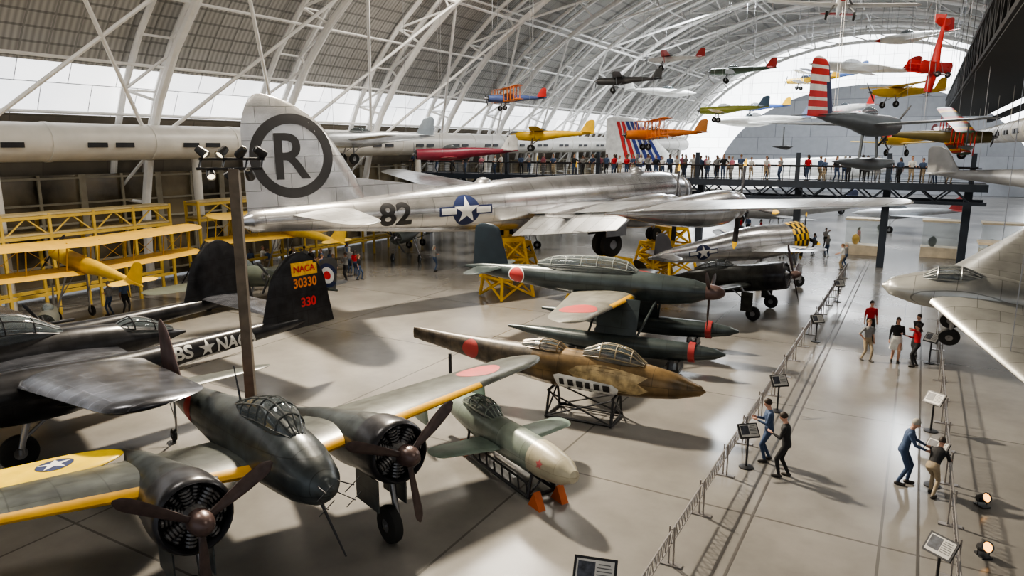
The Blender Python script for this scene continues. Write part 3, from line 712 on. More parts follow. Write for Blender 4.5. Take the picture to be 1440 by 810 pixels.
# ================================================================ RADIAL FIGHTERS
def fighter(name,label,noseP,hd,fm_,wm,cm_,Lf=9.3,half=6.,cr=.62,dec=None,chk=None,nb=4,tipm=None,pitch=11,fins=None,le=None,z=2.25):
    e=empty(name,(noseP[0],noseP[1],0),angle(*hd),label,'airplane')
    T=XF(0,0,z,pitch);k=Lf/9.3
    f=MB();fus(f,[(-.9,0,2*cr,2*cr),(-1.8,.02,1.9*cr,2*cr),(-3.2,.08,1.7*cr,2.1*cr),(-4.6,.1,1.45*cr,1.95*cr),(-6.4*k,.1,1.0*cr,1.3*cr),(-8.3*k,.15,.45*cr,.75*cr),(-9.3*k,.2,.08,.15)],n=30);f.finish('fuselage',e,[fm_],xf=T);fb=f.bvh()
    if chk:
        cowl(e,-.1,0,0,cr*.98,1.1,None,T,lambda i,j:((j//2)+(i//1))%2 if i>3 else 0,[chk[0],chk[1]],n=32)
    else: cowl(e,-.1,0,0,cr*.98,1.0,cm_,T)
    radial(e,-.15,0,0,cr*.88,9,T)
    propeller(e,.25,0,0,1.65,nb,12,PROPB if not chk else BLACK,SPIN if not chk else GREYMET,T,.22,.4,.26,tipm)
    canopy(e,[(-2.7,.72,.4,.1),(-3.1,.8,.62,.6),(-3.6,.84,.66,.7),(-4.2,.82,.62,.6),(-4.9,.76,.3,.2)],T,fm=fm_)
    for sd in(1,-1):
        w=MB();wing(w,-1.7,-.35,half,2.6,1.2,.45,.6,.14,.15,sd,le=le,n=12);w.finish('wing',e,[wm,LEY],xf=T)
        s=MB();wing(s,-7.9*k,.25,2.1,1.2,.65,.3,0,.1,.25,sd);s.finish('tailplane',e,[wm],xf=T)
        if dec=='red': decal('insignia',e,w.bvh(),(-2.8,sd*half*.7,1),Y,-X,Z,[(circ(.6),MRED)],T,.15,.008)
        else: decal('insignia',e,w.bvh(),(-2.8,sd*half*.7,1),Y,-X,Z,us_star(.45),T,.15,.008)
        wheel(e,(-1.2,sd*1.75,.38),.38,.2,(-1.9,sd*1.85,z-.5),sr=.06)
        g=MB();g.box((-1.5,sd*1.95,1.0),(.6,.03,1.0));g.finish('gear_door',e,[fm_],False)
    v=MB();fin(v,-7.7*k,.2,1.45,1.5,.75,.5,0,.1,.3);v.finish('tail_fin',e,[fins or fm_],xf=T)
    for N_,U_ in((-Y,X),(Y,-X)):
        if dec=='red': decal('insignia',e,fb,(-6.5*k,0,.12),U_,Z,N_,[(circ(.36),WHI),(circ(.31),MRED)],T,.08,.01)
        else: decal('insignia',e,fb,(-6.3*k,0,.12),U_,Z,N_,us_star(.45),T,.08,.01)
    wheel(e,(-8.2*k,0,.15),.15,.1,(-8.*k,.04,.7),sr=.03)
    return e
DG=mat('dark_olive_fighter',(.045,.046,.042),.33,.25,.35,3,panel='xz',psize=.9,pdark=.5)
fighter('radial_fighter','dark olive radial-engine fighter with faded red roundels',(14.3,36.2),(.83,-.56),DG,NAVYW,COWLM,9.0,5.5,.72,'red')
fighter('radial_fighter','silver radial-engine fighter with yellow and black checkered cowling',(18.9,46.4),(.96,.28),SILVER,SILVERW,None,11.0,5.6,1.05,'us',(YEL,BLACK),4,YEL,6,fins=mat('dark_tail_paint',(.06,.06,.07),.4),z=2.95)

# ================================================================ GENERIC AIRCRAFT
def P(c,metal=.0,rough=.4):
    k='paint_%d_%d_%d_%d'%(c[0]*99,c[1]*99,c[2]*99,metal*9)
    return mat(k,c,rough,metal,.1,2)
def gplane(label,a,b,z,hd,Lf,S,col,wcol=None,fcol=None,kind='low',nose='radial',pitch=0,roll=0,gear=True,floats=False,hang=True,name='airplane',metal=0,stripes=None,nb=2,cat='airplane',prop=True,sweep=None,nose_col=None,canop=True,tail_rings=None,chord=.17):
    e=empty(name,(a,b,z if hang else 0),R(hd),label,cat)
    T=XF(0,0,0 if hang else z,pitch,roll);w=.105*Lf
    fm_=P(col,metal);wm=P(wcol or col,metal);vm=P(fcol or col,metal)
    n0=.34*Lf
    if nose=='radial': s=[(n0,0,w*.95,w*.95),(n0-.1*Lf,0,w*1.05,w*1.08)]
    elif nose=='inline': s=[(n0,0,w*.4,w*.45),(n0-.1*Lf,0,w*.85,w*.95)]
    else: s=[(n0+.1*Lf,0,.05,.05),(n0+.04*Lf,0,w*.4,w*.4),(n0-.1*Lf,0,w*.85,w*.9)]
    s+=[(0,.0,w,w*1.15),(-.2*Lf,.02*Lf,w*.75,w*.9),(-.5*Lf,.03*Lf,w*.35,w*.45),(-.66*Lf,.035*Lf,.06,.1)]
    f=MB();fus(f,s,n=18,sub=3,mi=(lambda i,j:1 if i<3 else 0) if nose_col else 0);f.finish('fuselage',e,[fm_,P(nose_col or col,metal)],xf=T)
    c=chord*Lf if kind!='jet' else .3*Lf
    sw=sweep if sweep is not None else .03*Lf
    zs={'low':[-.35*w],'mid':[0],'high':[.62*w],'bi':[-.45*w,1.45*w],'jet':[-.2*w]}[kind]
    for q,zz in enumerate(zs):
        m=MB()
        for sd in(1,-1):
            t=MB();wing(t,.12*Lf,zz,S/2,c,c*.62 if kind!='bi' else c*.9,sw,.02*S,.12 if kind!='jet' else .06,.12,sd,n=6,m=5)
            m.add(t.v,t.f,t.m)
        mats=[wm]
        if stripes:
            mats=[P(x) for x in stripes]
            for fi,fc in enumerate(m.f):
                cx=sum(abs(m.v[i].y) for i in fc)/len(fc)
                m.m[fi]=int(cx/(S/2)*8)%len(mats)
        m.finish('wing',e,mats,xf=T)
    if kind=='bi':
        for sd in(1,-1):
            m=MB()
            for yy in(.06,.2,.33,.45):
                for xx in(.1,-.0): m.tube((xx*Lf,sd*yy*S,zs[0]),(xx*Lf,sd*yy*S,zs[1]+.01*S),.035,n=5)
            for ya,yb in((.06,.2),(.2,.33),(.33,.45)):
                m.tube((.05*Lf,sd*ya*S,zs[0]),(.05*Lf,sd*yb*S,zs[1]),.014,n=4)
                m.tube((.05*Lf,sd*ya*S,zs[1]),(.05*Lf,sd*yb*S,zs[0]),.014,n=4)
            m.finish('wing_strut',e,[wm],xf=T)
    if kind=='high':
        for sd in(1,-1):
            m=MB();m.tube((.05*Lf,sd*.4*w,-.4*w),(.05*Lf,sd*.25*S,.62*w),.035,n=5);m.finish('wing_strut',e,[wm],xf=T)
    m=MB()
    for sd in(1,-1):
        t=MB();wing(t,-.5*Lf,.04*Lf,.17*Lf,.11*Lf,.07*Lf,.03*Lf,0,.08,.3,sd,n=4,m=4);m.add(t.v,t.f,t.m)
    m.finish('tailplane',e,[vm if not stripes else wm],xf=T)
    m=MB();fin(m,-.48*Lf,.04*Lf,.15*Lf,.17*Lf,.09*Lf,.09*Lf,0,.08,.2)
    o=m.finish('tail_fin',e,[vm],xf=T)
    if tail_rings:
        vb=m.bvh()
        for N_,U_ in((-Y,X),(Y,-X)): decal('insignia',e,vb,(-.6*Lf,0,.1*Lf),U_,Z,N_,tail_rings,T,.2,.01)
    if canop: 
        m=MB();fus(m,[(.1*Lf,.5*w,.1,.05),(.05*Lf,.6*w,.5*w,.5*w),(-.03*Lf,.62*w,.55*w,.55*w),(-.12*Lf,.5*w,.1,.1)],n=14,sub=3);m.finish('canopy_glass',e,[GLASS],xf=T)
    if prop and nose!='jet':
        if nose=='radial': radial(e,n0+.05,0,0,w*.44,7,T)
        propeller(e,n0+.18,0,0,.14*Lf,nb,35,DKMET,GREYMET,T,.1,.2,.14)
    if gear:
        for sd in(1,-1):
            zz=-1.35*w if hang else .3-z
            wheel(e,(.1*Lf,sd*.12*Lf,zz),.045*Lf*.9,.12,(.08*Lf,sd*.06*Lf,-.3*w),T,sr=.04)
    if floats:
        m=MB();fus(m,[(.42*Lf,-1.9*w,.05,.05),(.36*Lf,-1.95*w,.35*w,.35*w),(.1*Lf,-2*w,.7*w,.7*w),(-.25*Lf,-1.85*w,.4*w,.4*w),(-.4*Lf,-1.8*w,.05,.05)],n=16);m.tube((.15*Lf,0,-1.8*w),(.12*Lf,0,-.3*w),.08,n=6);m.tube((-.08*Lf,0,-1.8*w),(-.06*Lf,0,-.3*w),.08,n=6);m.finish('float',e,[fm_],xf=T)
        for sd in(1,-1):
            m=MB();fus(m,[(.12*Lf,-1.1*w,.05,.05),(.05*Lf,-1.15*w,.25*w,.25*w),(-.12*Lf,-1.1*w,.05,.05)],cy=sd*.4*S,n=12);m.tube((0,sd*.4*S,-1.1*w),(0,sd*.4*S,0),.04,n=5);m.finish('wingtip_float',e,[fm_],xf=T)
    if hang:
        for xx,yy in((.1*Lf,.2*S),(.1*Lf,-.2*S),(-.4*Lf,0)):
            m=MB();m.tube((xx,yy,.2),(xx*1.02,yy,min(26-z,13)),.013,n=4);m.finish('suspension_cable',e,[GREYMET])
    return e
yel=(.7,.43,.02);whi=(.72,.72,.7);red=(.45,.025,.02);sil=(.5,.52,.55);org=(.6,.17,.02)
gplane('white and red sport airplane hung on cables with fixed wheels',18.6,42.5,16.7,-110,6,8.,whi,whi,red,'low','inline',pitch=5,roll=-5,nose_col=red)
k=gplane('grey floatplane with red and white striped tail hung overhead',19.3,39.5,9.9,42,10,12,(.1,.115,.13),(.19,.205,.22),(.1,.115,.13),'mid','radial',gear=False,floats=True)
m=MB();fin(m,-4.4,.3,2.8,2.7,1.7,.9,0,.13,.15,n=16)
for fi,fc in enumerate(m.f):
    cz=sum(m.v[i].z for i in fc)/len(fc);cx=sum(m.v[i].x for i in fc)/len(fc)
    m.m[fi]=(int((cz-.3)/.24)%2) if cx<-5.4 else 2
m.finish('striped_tail_fin',k,[RED,WHI,BLUEI]);
gplane('white jet with bright red tail fin hung on cables',33,72,16.2,160,9,9,whi,whi,red,'jet','jet',pitch=8,gear=False,sweep=2.5)
gplane('yellow touring airplane hung on cables under the roof',32.5,62,13.2,190,7,9,yel,yel,yel,'high','inline')
gplane('bright red aerobatic biplane hung nose down on cables',27.5,48.2,13.9,120,4.8,3.6,red,red,red,'bi','radial',pitch=-80,gear=True)
gplane('white jet with red trim hung high on cables',36,68,18.4,195,8,6,whi,whi,red,'jet','jet',pitch=-6,gear=False,sweep=2.,nose_col=red)
gplane('rainbow striped aerobatic biplane hung on cables',26.2,43.5,9.3,-20,6.2,7,(.12,.1,.04),red,org,'bi','radial',stripes=[yel,red,(.04,.12,.08),org,(.04,.04,.05)],roll=14)
gplane('yellow training airplane hung on cables',35.5,66,9.3,-150,8,10,yel,yel,(.3,.05,.05),'low','radial')
gplane('yellow high-wing light airplane hung on cables',2.3,61,9.6,175,7,10.5,yel,yel,yel,'high','inline',gear=True)
gplane('orange biplane hung on cables',11.9,61,9.7,185,7,8.5,org,org,(.5,.2,.05),'bi','radial')
gplane('dark red airplane with striped white tail hung on cables',-5,60,8.1,190,8.5,7,(.2,.02,.04),(.25,.03,.04),whi,'low','radial',gear=False)
gplane('silver fighter with wide wings hung on cables',-10.6,50.5,9.2,215,9,12,sil,sil,(.35,.4,.45),'mid','radial',metal=.6,nb=3)
gplane('blue and orange biplane hung on cables',-.3,61,12.6,200,5.2,6,(.06,.09,.22),org,red,'bi','radial')
gplane('dark small airplane hung on cables near the roof trusses',10.2,70,14.8,170,6,7.5,(.07,.07,.07),(.15,.15,.15),(.07,.07,.07),'high','radial')
gplane('white long-winged glider hung on cables',18,85,14.8,10,8,16,whi,whi,whi,'mid','jet',gear=False)
gplane('dark green striped airplane hung on cables',23,77,16.4,160,6.5,7,(.07,.1,.07),(.2,.2,.2),red,'low','radial')
gplane('yellow and green airplane hung on cables',20.5,71,12.2,150,6.5,8,(.3,.33,.06),yel,(.06,.12,.2),'low','radial')
gplane('white business jet hung on cables',26.5,80,11.4,175,10,9,whi,whi,(.3,.35,.5),'jet','jet',gear=False,sweep=3)
gplane('yellow and white sport biplane hung on cables',32.5,82,15.9,140,5.5,6,yel,whi,yel,'bi','radial')
gplane('silver airplane with rounded wing hung on cables',28.6,37,6.9,-45,10,14,sil,(.5,.52,.52),(.4,.4,.4),'mid','inline',metal=.5,gear=False)
gplane('red and white racing airplane hung on cables',39,86,13,100,8,9,whi,red,red,'low','inline')
gplane('blue and silver monoplane hung on cables',38,90,17,130,8,10,(.06,.12,.3),sil,(.06,.12,.3),'high','radial')
gplane('small red and white monoplane hung on cables',15.5,74,17.2,165,5.5,7,whi,red,red,'high','inline')
gplane('blue racing airplane hung on cables near the far arch',30.5,92,13.5,170,6.5,7,(.05,.1,.3),(.05,.1,.3),yel,'low','inline')
# grounded
rings=[(circ(.62),BLUEI),(circ(.42),WHI),(circ(.22),RED)]
gplane('dark camouflaged monoplane with roundel tail parked on floor',-14.9,38.3,1.9,152,10.5,11,(.06,.07,.055),(.09,.1,.08),(.07,.07,.07),'low','inline',hang=False,pitch=5,tail_rings=rings)
def yellowrow(X0,Y0_,z,L_,S_,c1,lab,ch=.25,kd='bi'):
    p=H(X0,Y0_);gplane(lab,p.x,p.y,z,150.4,L_,S_,c1,(c1[0]*.95,c1[1]*.9,c1[2]),c1,kd,'radial',hang=False,canop=False,pitch=11,chord=ch)
yellowrow(-35.2,19.5,3.1,7.,13,(.6,.38,.04),'yellow open-frame biplane with long fabric wings on floor',.2)
yellowrow(-36.5,34,3.3,7.5,13,(.62,.42,.06),'yellow training biplane parked beside the wall',.22)
yellowrow(-36.,49,3.5,8,11,(.45,.4,.28),'cream fabric biplane parked beside the wall columns',.22)
def rack(X0,ya,yb,label):
    e=empty('storage_rack',H(X0,(ya+yb)/2),HR,label,'storage rack','yellow lattice racks by the wall');L_=(yb-ya)/2
    m=MB()
    for z in(5.2,4.2,1.2): m.box((0,0,z),(.16,2*L_,.16));m.box((1.2,0,z),(.16,2*L_,.16))
    n=7
    for i in range(n+1):
        y=-L_+2*L_*i/n
        for x in(0,1.2): m.box((x,y,2.7),(.14,.14,5.4))
        for z in(5.2,4.2): m.box((.6,y,z),(1.2,.12,.12))
        if i<n:
            y2=-L_+2*L_*(i+1)/n
            m.tube((1.2,y,4.2),(1.2,(y+y2)/2,5.2),.05,n=4);m.tube((1.2,(y+y2)/2,5.2),(1.2,y2,4.2),.05,n=4)
    m.finish('rack_frame',e,[mat('rack_yellow',(.5,.34,.06),.5)],False)
    for z in(4.35,5.35):
        m=MB();m.box((.6,0,z),(1.3,2*L_,.1));m.finish('rack_shelf',e,[mat('rack_shelf_tan',(.4,.32,.17),.5)],False)
rack(-40.2,11,27,'yellow lattice steel storage rack standing along the wall')
rack(-40.2,29,52,'yellow lattice steel storage rack standing along the wall')
gplane('dark green high-wing airplane parked beneath the bomber tail',-8.0,55,2.1,-100,9,12,(.04,.05,.04),(.06,.07,.06),(.04,.05,.04),'high','radial',hang=False)
gplane('grey twin-tone airplane parked beneath the bomber',1.0,61,2.0,-20,9,11,(.3,.31,.3),(.2,.2,.2),(.2,.2,.2),'low','radial',hang=False,metal=.4)
p=H(-31.,15.5);gplane('dark radial-engine fighter with yellow tipped propeller parked on floor',p.x,p.y,1.7,-60,7.5,8.5,(.05,.055,.05),(.13,.13,.12),(.05,.05,.05),'low','radial',hang=False,nb=3,pitch=8)
p=H(-31.5,27);gplane('grey fighter parked on the hall floor near the racks',p.x,p.y,1.7,-60,7,7.5,(.07,.07,.065),(.16,.14,.1),(.06,.06,.06),'low','radial',hang=False,nb=3,pitch=8)
gplane('silver jet parked beyond the walkway',40,74,1.9,170,10,10,sil,sil,(.5,.1,.1),'jet','jet',hang=False,metal=.5,sweep=3)
gplane('dull silver transport airplane parked beyond the walkway',26,68,2.6,185,11,13,(.4,.4,.4),(.35,.35,.35),(.1,.12,.2),'low','radial',hang=False,metal=.6)
def trainer():
    e=empty('training_airplane',(-13.5,12.0,0),R(-58),'bright yellow low-wing trainer with star on its wing','airplane')
    T=XF(0,0,1.95,0)
    YT=mat('trainer_yellow',(.8,.55,.01),.4)
    f=MB();fus(f,[(3,0,.9,.9),(2,0,1.,1.05),(0,.0,.95,1.2),(-3,.2,.5,.7),(-5,.3,.1,.2)],n=20);f.finish('fuselage',e,[YT],xf=T)
    for sd in(1,-1):
        w=MB();wing(w,1.1,-.2,5.6,1.9,1.2,.35,.35,.13,.25,sd,n=10);w.finish('wing',e,[YT],xf=T)
        decal('insignia',e,w.bvh(),(.1,sd*4.3,1),Y,-X,Z,[(circ(.36),BLUEI),(star(.34),WHI)],T,.12,.008)
        wheel(e,(1.,sd*1.2,.35),.35,.18,(1,sd*1.25,1.8))
        s=MB();wing(s,-3.9,.3,1.8,1.,.7,.2,0,.1,.3,sd);s.finish('tailplane',e,[YT],xf=T)
    v=MB();fin(v,-3.7,.3,1.3,1.3,.8,.4);v.finish('tail_fin',e,[YT],xf=T)
    radial(e,3.05,0,0,.4,9,T);propeller(e,3.25,0,0,1.3,2,80,GREYMET,GREYMET,T)
trainer()
def airliner():
    A=Vector((9.2,76));B=Vector((51,97));d=(B-A);e=empty('airliner',(B.x,B.y,0),math.atan2(d.y,d.x),'long slender white delta-wing airliner with blue and red striped tail','airplane')
    Lf=d.length;T=XF(0,0,6.1,1)
    W2=mat('airliner_white',(.78,.78,.76),.35)
    f=MB();fus(f,[(0,-.4,.1,.1),(-1.5,-.3,.9,.9),(-5,0,2.2,2.4),(-9,0,2.7,3),(-35,0,2.7,3),(-42,.3,1.8,2),(-Lf,.8,.2,.2)],n=24);f.finish('fuselage',e,[W2],xf=T)
    for sd in(1,-1):
        w=MB();wing(w,-12,-.9,11,28,5,21,0,.03,.05,sd,n=8);w.finish('wing',e,[W2],xf=T)
        n_=MB();n_.box((-37,sd*4.5,-1.8),(9,2.4,1.4));n_.finish('engine_nacelle',e,[W2],False,xf=T)
        wheel(e,(-30,sd*3.5,.6),.6,.5,(-30,sd*3.6,4.8))
    wheel(e,(-9,0,.5),.5,.4,(-9,.2,4.6))
    BL=mat('airliner_blue',(.02,.035,.2),.4)
    m=MB();fin(m,-35.5,.9,5.6,10.5,3.4,7.,0,.05,.05,n=14)
    m.finish('tail_fin',e,[W2],xf=T);vb=m.bvh()
    lay=[]
    for q in range(6): lay.append((([(-4+q*.9,-2.2),(-3.45+q*.9,-2.2),(-5.0+q*.55,2.6),(-5.4+q*.55,2.6)],[(0,1,2,3)]),BL if q>1 else RED))
    decal('striped_tail_marking',e,vb,(-39.3,0,3.4),X,Z,-Y,lay,T,.6,.01)
airliner()

# ================================================================ SILVER FLYING WING
def flyingwing():
    e=empty('flying_wing_airplane',(11.6,17.4,5.1),R(150),'pale silver swept flying wing airplane hung on cables','airplane')
    SW=mat('pale_silver_fabric',(.38,.38,.36),.3,.5,.18,1.5,panel='xy',psize=.7,pdark=.5)
    T=XF(0,0,0,3,-21)
    for sd in(1,-1):
        w=MB();wing(w,1.4,0,7.0,3.3,1.1,4.6,.3,.15,.1,sd,n=12,m=10);w.finish('wing',e,[SW],xf=T)
    f=MB();fus(f,[(2.1,-.02,.1,.1),(1.9,0,.6,.42),(1.2,.05,1.1,.8),(.1,.1,1.2,1.),(-1.5,.1,.7,.6),(-3,.05,.1,.1)],n=26);f.finish('fuselage',e,[SW],xf=T)
    for s in(-.4,.4):
        m=MB();m.tube((.4,s*.9,-.3),(.4,s,-1.0),.05,n=8);m.finish('landing_gear_strut',e,[GREYMET],xf=T)
        wheel(e,(.4,s,-1.05),.25,.13,None,T)
    canopy(e,[(1.2,.42,.3,.08),(.9,.5,.5,.35),(.4,.55,.55,.4),(-.2,.5,.2,.1)],T,fm=SW)
    propeller(e,-3.1,.0,.05,1.0,2,70,DKMET,GREYMET,T,.12,.2,.16)
    for xx,yy in((-.6,2.5),(-.6,-2.5),(-1.5,0)):
        m=MB();m.tube((xx,yy,-.8 if yy>0 else .8),(xx,yy,20.),.012,n=4);m.finish('suspension_cable',e,[GREYMET])
flyingwing()

# ================================================================ LAMP MAST
def mast():
    e=empty('lighting_mast',(-7.45,19.3,0),R(8),'tall brown-grey square mast topped by a spotlight rack','lamp')
    MM=mat('mast_brown_grey',(.13,.105,.08),.55,.1,.2,3)
    m=MB();m.box((0,0,4.1),(.26,.26,8.2));m.box((0,0,.05),(.9,.9,.1));m.finish('mast_pole',e,[MM],False)
    m=MB();m.tube((-.95,0,8.2),(.75,0,8.2),.04,n=8);m.tube((-.95,.3,8.45),(.75,.3,8.45),.04,n=8)
    for x in(-.9,-.3,.3,.7): m.tube((x,0,8.2),(x,.3,8.45),.03,n=6)
    m.finish('lamp_rack',e,[DKMET])
    for i,x in enumerate((-.85,-.6,-.35,-.1,.15,.4,.65)):
        l=MB();l.lathe([(-.2,.05),(-.18,.1),(0,.12),(.14,.13),(.14,.11),(.08,.1)],(0,0,0),14,0)
        l.lathe([(.09,.005),(.09,.1)],(0,0,0),14,1)
        o=l.finish('spotlight_head',e,[BLACK,mat('lit_lens',(1,.85,.6),.3,0,.02,1,emit=3)])
        o.matrix_basis=Matrix.Translation((x,0 if i%2 else .3,8.05 if i%2 else 8.62))@Matrix.Rotation(R(-20-50*i),4,'Z')@Matrix.Rotation(R(35),4,'Y')
mast()
def floorspot(p,rz):
    e=empty('floor_spotlight',p,rz,'small black floor spotlight with glowing warm lens','lamp','floor spotlights')
    m=MB();m.box((0,0,.02),(.3,.22,.04));m.tube((0,.13,.03),(0,.13,.22),.012,n=6);m.tube((0,-.13,.03),(0,-.13,.22),.012,n=6);m.finish('lamp_base',e,[BLACK])
    m=MB();m.lathe([(-.16,.04),(-.14,.09),(0,.11),(.14,.13),(.14,.11)],(0,0,0),16);m.lathe([(.11,.004),(.11,.11)],(0,0,0),16,1);o=m.finish('lamp_head',e,[BLACK,mat('warm_glowing_lens',(1,.45,.1),.3,0,.02,1,emit=4)])
    o.matrix_basis=Matrix.Translation((0,0,.22))@Matrix.Rotation(R(-30),4,'Y')
floorspot((11.7,16.3,0),R(280));floorspot((10.3,14.1,0),R(270))
for (x,y) in((29,58.5),(34.5,57),(38,55),(30.3,43.5)):
    e=empty('display_case',(x,y,0),HR,'lit glass display case with small exhibits on the floor','display case','glass display cases')
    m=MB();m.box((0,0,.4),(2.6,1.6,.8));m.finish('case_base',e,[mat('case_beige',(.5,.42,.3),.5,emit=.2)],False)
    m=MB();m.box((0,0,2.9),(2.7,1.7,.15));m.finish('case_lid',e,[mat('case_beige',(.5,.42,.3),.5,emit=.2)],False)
    m=MB();m.box((0,0,1.8),(2.5,1.5,2.0));m.finish('case_glass',e,[mat('case_glass_pane',(.5,.6,.6),.05,0,.02,alpha=.25)],False)
    m=MB();m.ball((-.5,0,1.2),(.3,.3,.45),12);m.finish('exhibit_model',e,[YEL if x<30 else DKMET])

# ================================================================ PEOPLE
SK=mat('skin_light',(.5,.28,.2),.55,0,.05);SK2=mat('skin_dark',(.2,.1,.06),.55,0,.05);SHOE=mat('shoe_dark',(.03,.025,.02),.5)
def ik(a,c,l1,l2,pole):
    a=Vector(a);c=Vector(c);d=c-a;D=min(d.length,(l1+l2)*.999);u=d.normalized();c=a+u*D
    x=(l1*l1-l2*l2+D*D)/(2*D);h=math.sqrt(max(0,l1*l1-x*x));p=Vector(pole);p=(p-u*p.dot(u)).normalized()
    return a+u*x+p*h,c
def bodymesh(lean=0,arms=('down','down'),step=.15,hi=True,skirt=False,headpitch=0,crouch=0,sleeve=False,vox=None):
    mb=MB();L=R(lean);pel=Vector((-.18*math.sin(L),0,.93-crouch));d=Vector((math.sin(L),0,math.cos(L)));sx=Vector((math.cos(L),0,-math.sin(L)))
    rings=[]
    for t,w,dp in((-.1,.12,.1),(-.06,.16,.12),(.0,.18,.125),(.1,.155,.11),(.2,.15,.105),(.32,.175,.12),(.42,.195,.125),(.49,.18,.105),(.53,.12,.08),(.56,.065,.06),(.62,.055,.055)):
        c=pel+d*t;rings.append([c+Vector((0,1,0))*w*math.cos(2*math.pi*k/16)+sx*dp*math.sin(2*math.pi*k/16) for k in range(16)])
    mb.loft(rings,lambda i,j:2 if i<3 else (1 if i<9 else 0))
    hl=L*.4+R(headpitch);hd=Vector((math.sin(hl),0,math.cos(hl)));hx=Vector((math.cos(hl),0,-math.sin(hl)))
    neck=pel+d*.58;hc=neck+hd*.145
    mb.caps(neck-d*.03,neck+hd*.06,.055,.052,0)
    t=MB();t.ball((0,0,.01),(.095,.077,.12),16);t.ball((.025,0,-.05),(.065,.055,.065),12);t.ball((.1,0,-.005),(.02,.014,.028),8)
    for s in(-1,1): t.ball((0,s*.078,-.005),(.02,.01,.032),8)
    hm=Matrix((hx,Vector((0,1,0)),hd)).transposed()
    mb.add([hc+hm@p for p in t.v],t.f,0)
    for i,s in((0,1),(1,-1)):
        sh=pel+d*.475+Vector((0,s*.185,0));am=arms[i]
        tg={'down':sh+Vector((.04,s*.07,-.53)),'front':sh+Vector((.3,-s*.06,-.2)),'rail':sh+Vector((.36,-s*.02,-.34)),'cross':sh+Vector((.22,-s*.22,-.24)),
            'up':sh+Vector((.26,-s*.1,.12)),'hip':sh+Vector((.0,s*.02,-.42)),'back':sh+Vector((-.12,-s*.12,-.45)),'swing':sh+Vector((.2,s*.05,-.48)),'point':sh+Vector((.5,s*.02,-.1))}[am]
        el,wr=ik(sh,tg,.285,.255,(-1,s*.5,-.4) if am!='hip' else (-.3,s,0))
        mb.caps(sh,el,.055,.042,1);mb.caps(el,wr,.042,.028,1 if sleeve else 0)
        dr=(wr-el).normalized();sd_=dr.cross(Vector((0,1,0)));sd_=sd_.normalized() if sd_.length>.1 else X
        mb.caps(wr,wr+dr*.085,.026,.03,0,8)
        if hi:
            base=wr+dr*.095
            for k,(q,l) in enumerate(((-.027,.06),(-.009,.07),(.009,.066),(.027,.052))):
                p=base+sd_*q;inn=Vector((0,-s,0));mid=p+dr*l*.5+inn*.004;en=mid+dr*l*.38+inn*l*.28
                mb.caps(p,mid,.0095,.009,0,6);mb.caps(mid,en,.009,.008,0,6)
            th=wr+dr*.04+sd_*.028;mb.caps(th,th+dr*.04+sd_*.03,.011,.009,0,6)
    for s,fx in((1,step/2),(-1,-step/2)):
        hip=pel+Vector((0,s*.09,-.03));an=Vector((fx,s*.1,.09));kn,an=ik(hip,an,.44,.43,(1,0,0))
        mb.caps(hip,kn,.088,.058,0 if skirt else 2);mb.caps(kn,an,.058,.04,0 if skirt else 2)
        mb.caps((an.x-.04,an.y,.045),(an.x+.15,an.y+s*.02,.04),.045,.038,3);mb.caps(an,(an.x,an.y,.06),.042,.045,3)
    if skirt:
        rr=[]
        for t,w in((.12,.16),(.0,.2),(-.2,.22),(-.42,.25)):
            c=pel+Vector((0,0,t));rr.append([c+Vector((.75*w*math.sin(2*math.pi*k/16),w*math.cos(2*math.pi*k/16),0)) for k in range(16)])
        mb.loft(rr,2)
    me=bpy.data.meshes.new('tmp');me.from_pydata([tuple(p) for p in mb.v],[],mb.f)
    bm=bmesh.new();bm.from_mesh(me);bmesh.ops.recalc_face_normals(bm,faces=bm.faces);bm.to_mesh(me);bm.free()
    ob=bpy.data.objects.new('tmp',me);COL.objects.link(ob)
    r=ob.modifiers.new('r','REMESH');r.mode='VOXEL';r.voxel_size=vox or (.0125 if hi else .024)
    s_=ob.modifiers.new('s','SMOOTH');s_.iterations=3;s_.factor=.5
    dg=bpy.context.evaluated_depsgraph_get();dg.update();m2=bpy.data.meshes.new_from_object(ob.evaluated_get(dg));bpy.data.objects.remove(ob)
    bv=mb.bvh();idx=[]
    for p in m2.polygons:
        h=bv.find_nearest(p.center);idx.append(mb.m[h[2]] if h[2] is not None else 0)
    out=MB();out.v=[v.co.copy() for v in m2.vertices];out.f=[tuple(p.vertices) for p in m2.polygons];out.m=idx
    for s in(-1,1):
        t=MB();t.ball((.088,s*.032,.02),(.012,.014,.009),8);out.add([hc+hm@p for p in t.v],t.f,4)
    t=MB();t.ball((.088,0,-.062),(.008,.024,.006),8);out.add([hc+hm@p for p in t.v],t.f,5)
    return out,hc,hm
def hairmesh(hc,hm,long=False):
    t=MB();rs=[]
    for i in range(9):
        th=math.pi*.60*i/8+.04
        ring=[]
        for k in range(18):
            a=2*math.pi*k/18;fr=max(0,math.cos(a));tt=th*(1-.34*fr)
            ring.append(Vector((-.012+.106*math.sin(tt)*math.cos(a),.088*math.sin(tt)*math.sin(a),.02+.122*math.cos(tt))))
        rs.append(ring)
    t.loft(rs)
    if long:
        t.loft([[Vector((-.06-.03*q+.045*math.sin(2*math.pi*k/12),.075*math.cos(2*math.pi*k/12),.03-.07*q)) for k in range(12)] for q in range(4)])
    t.v=[hc+hm@p for p in t.v];return t
EYE=mat('eye_dark',(.03,.02,.02),.3);LIP=mat('lip_tone',(.35,.13,.11),.5)
def C(n,c): return mat('cloth_'+n,c,.8,0,.12,8)
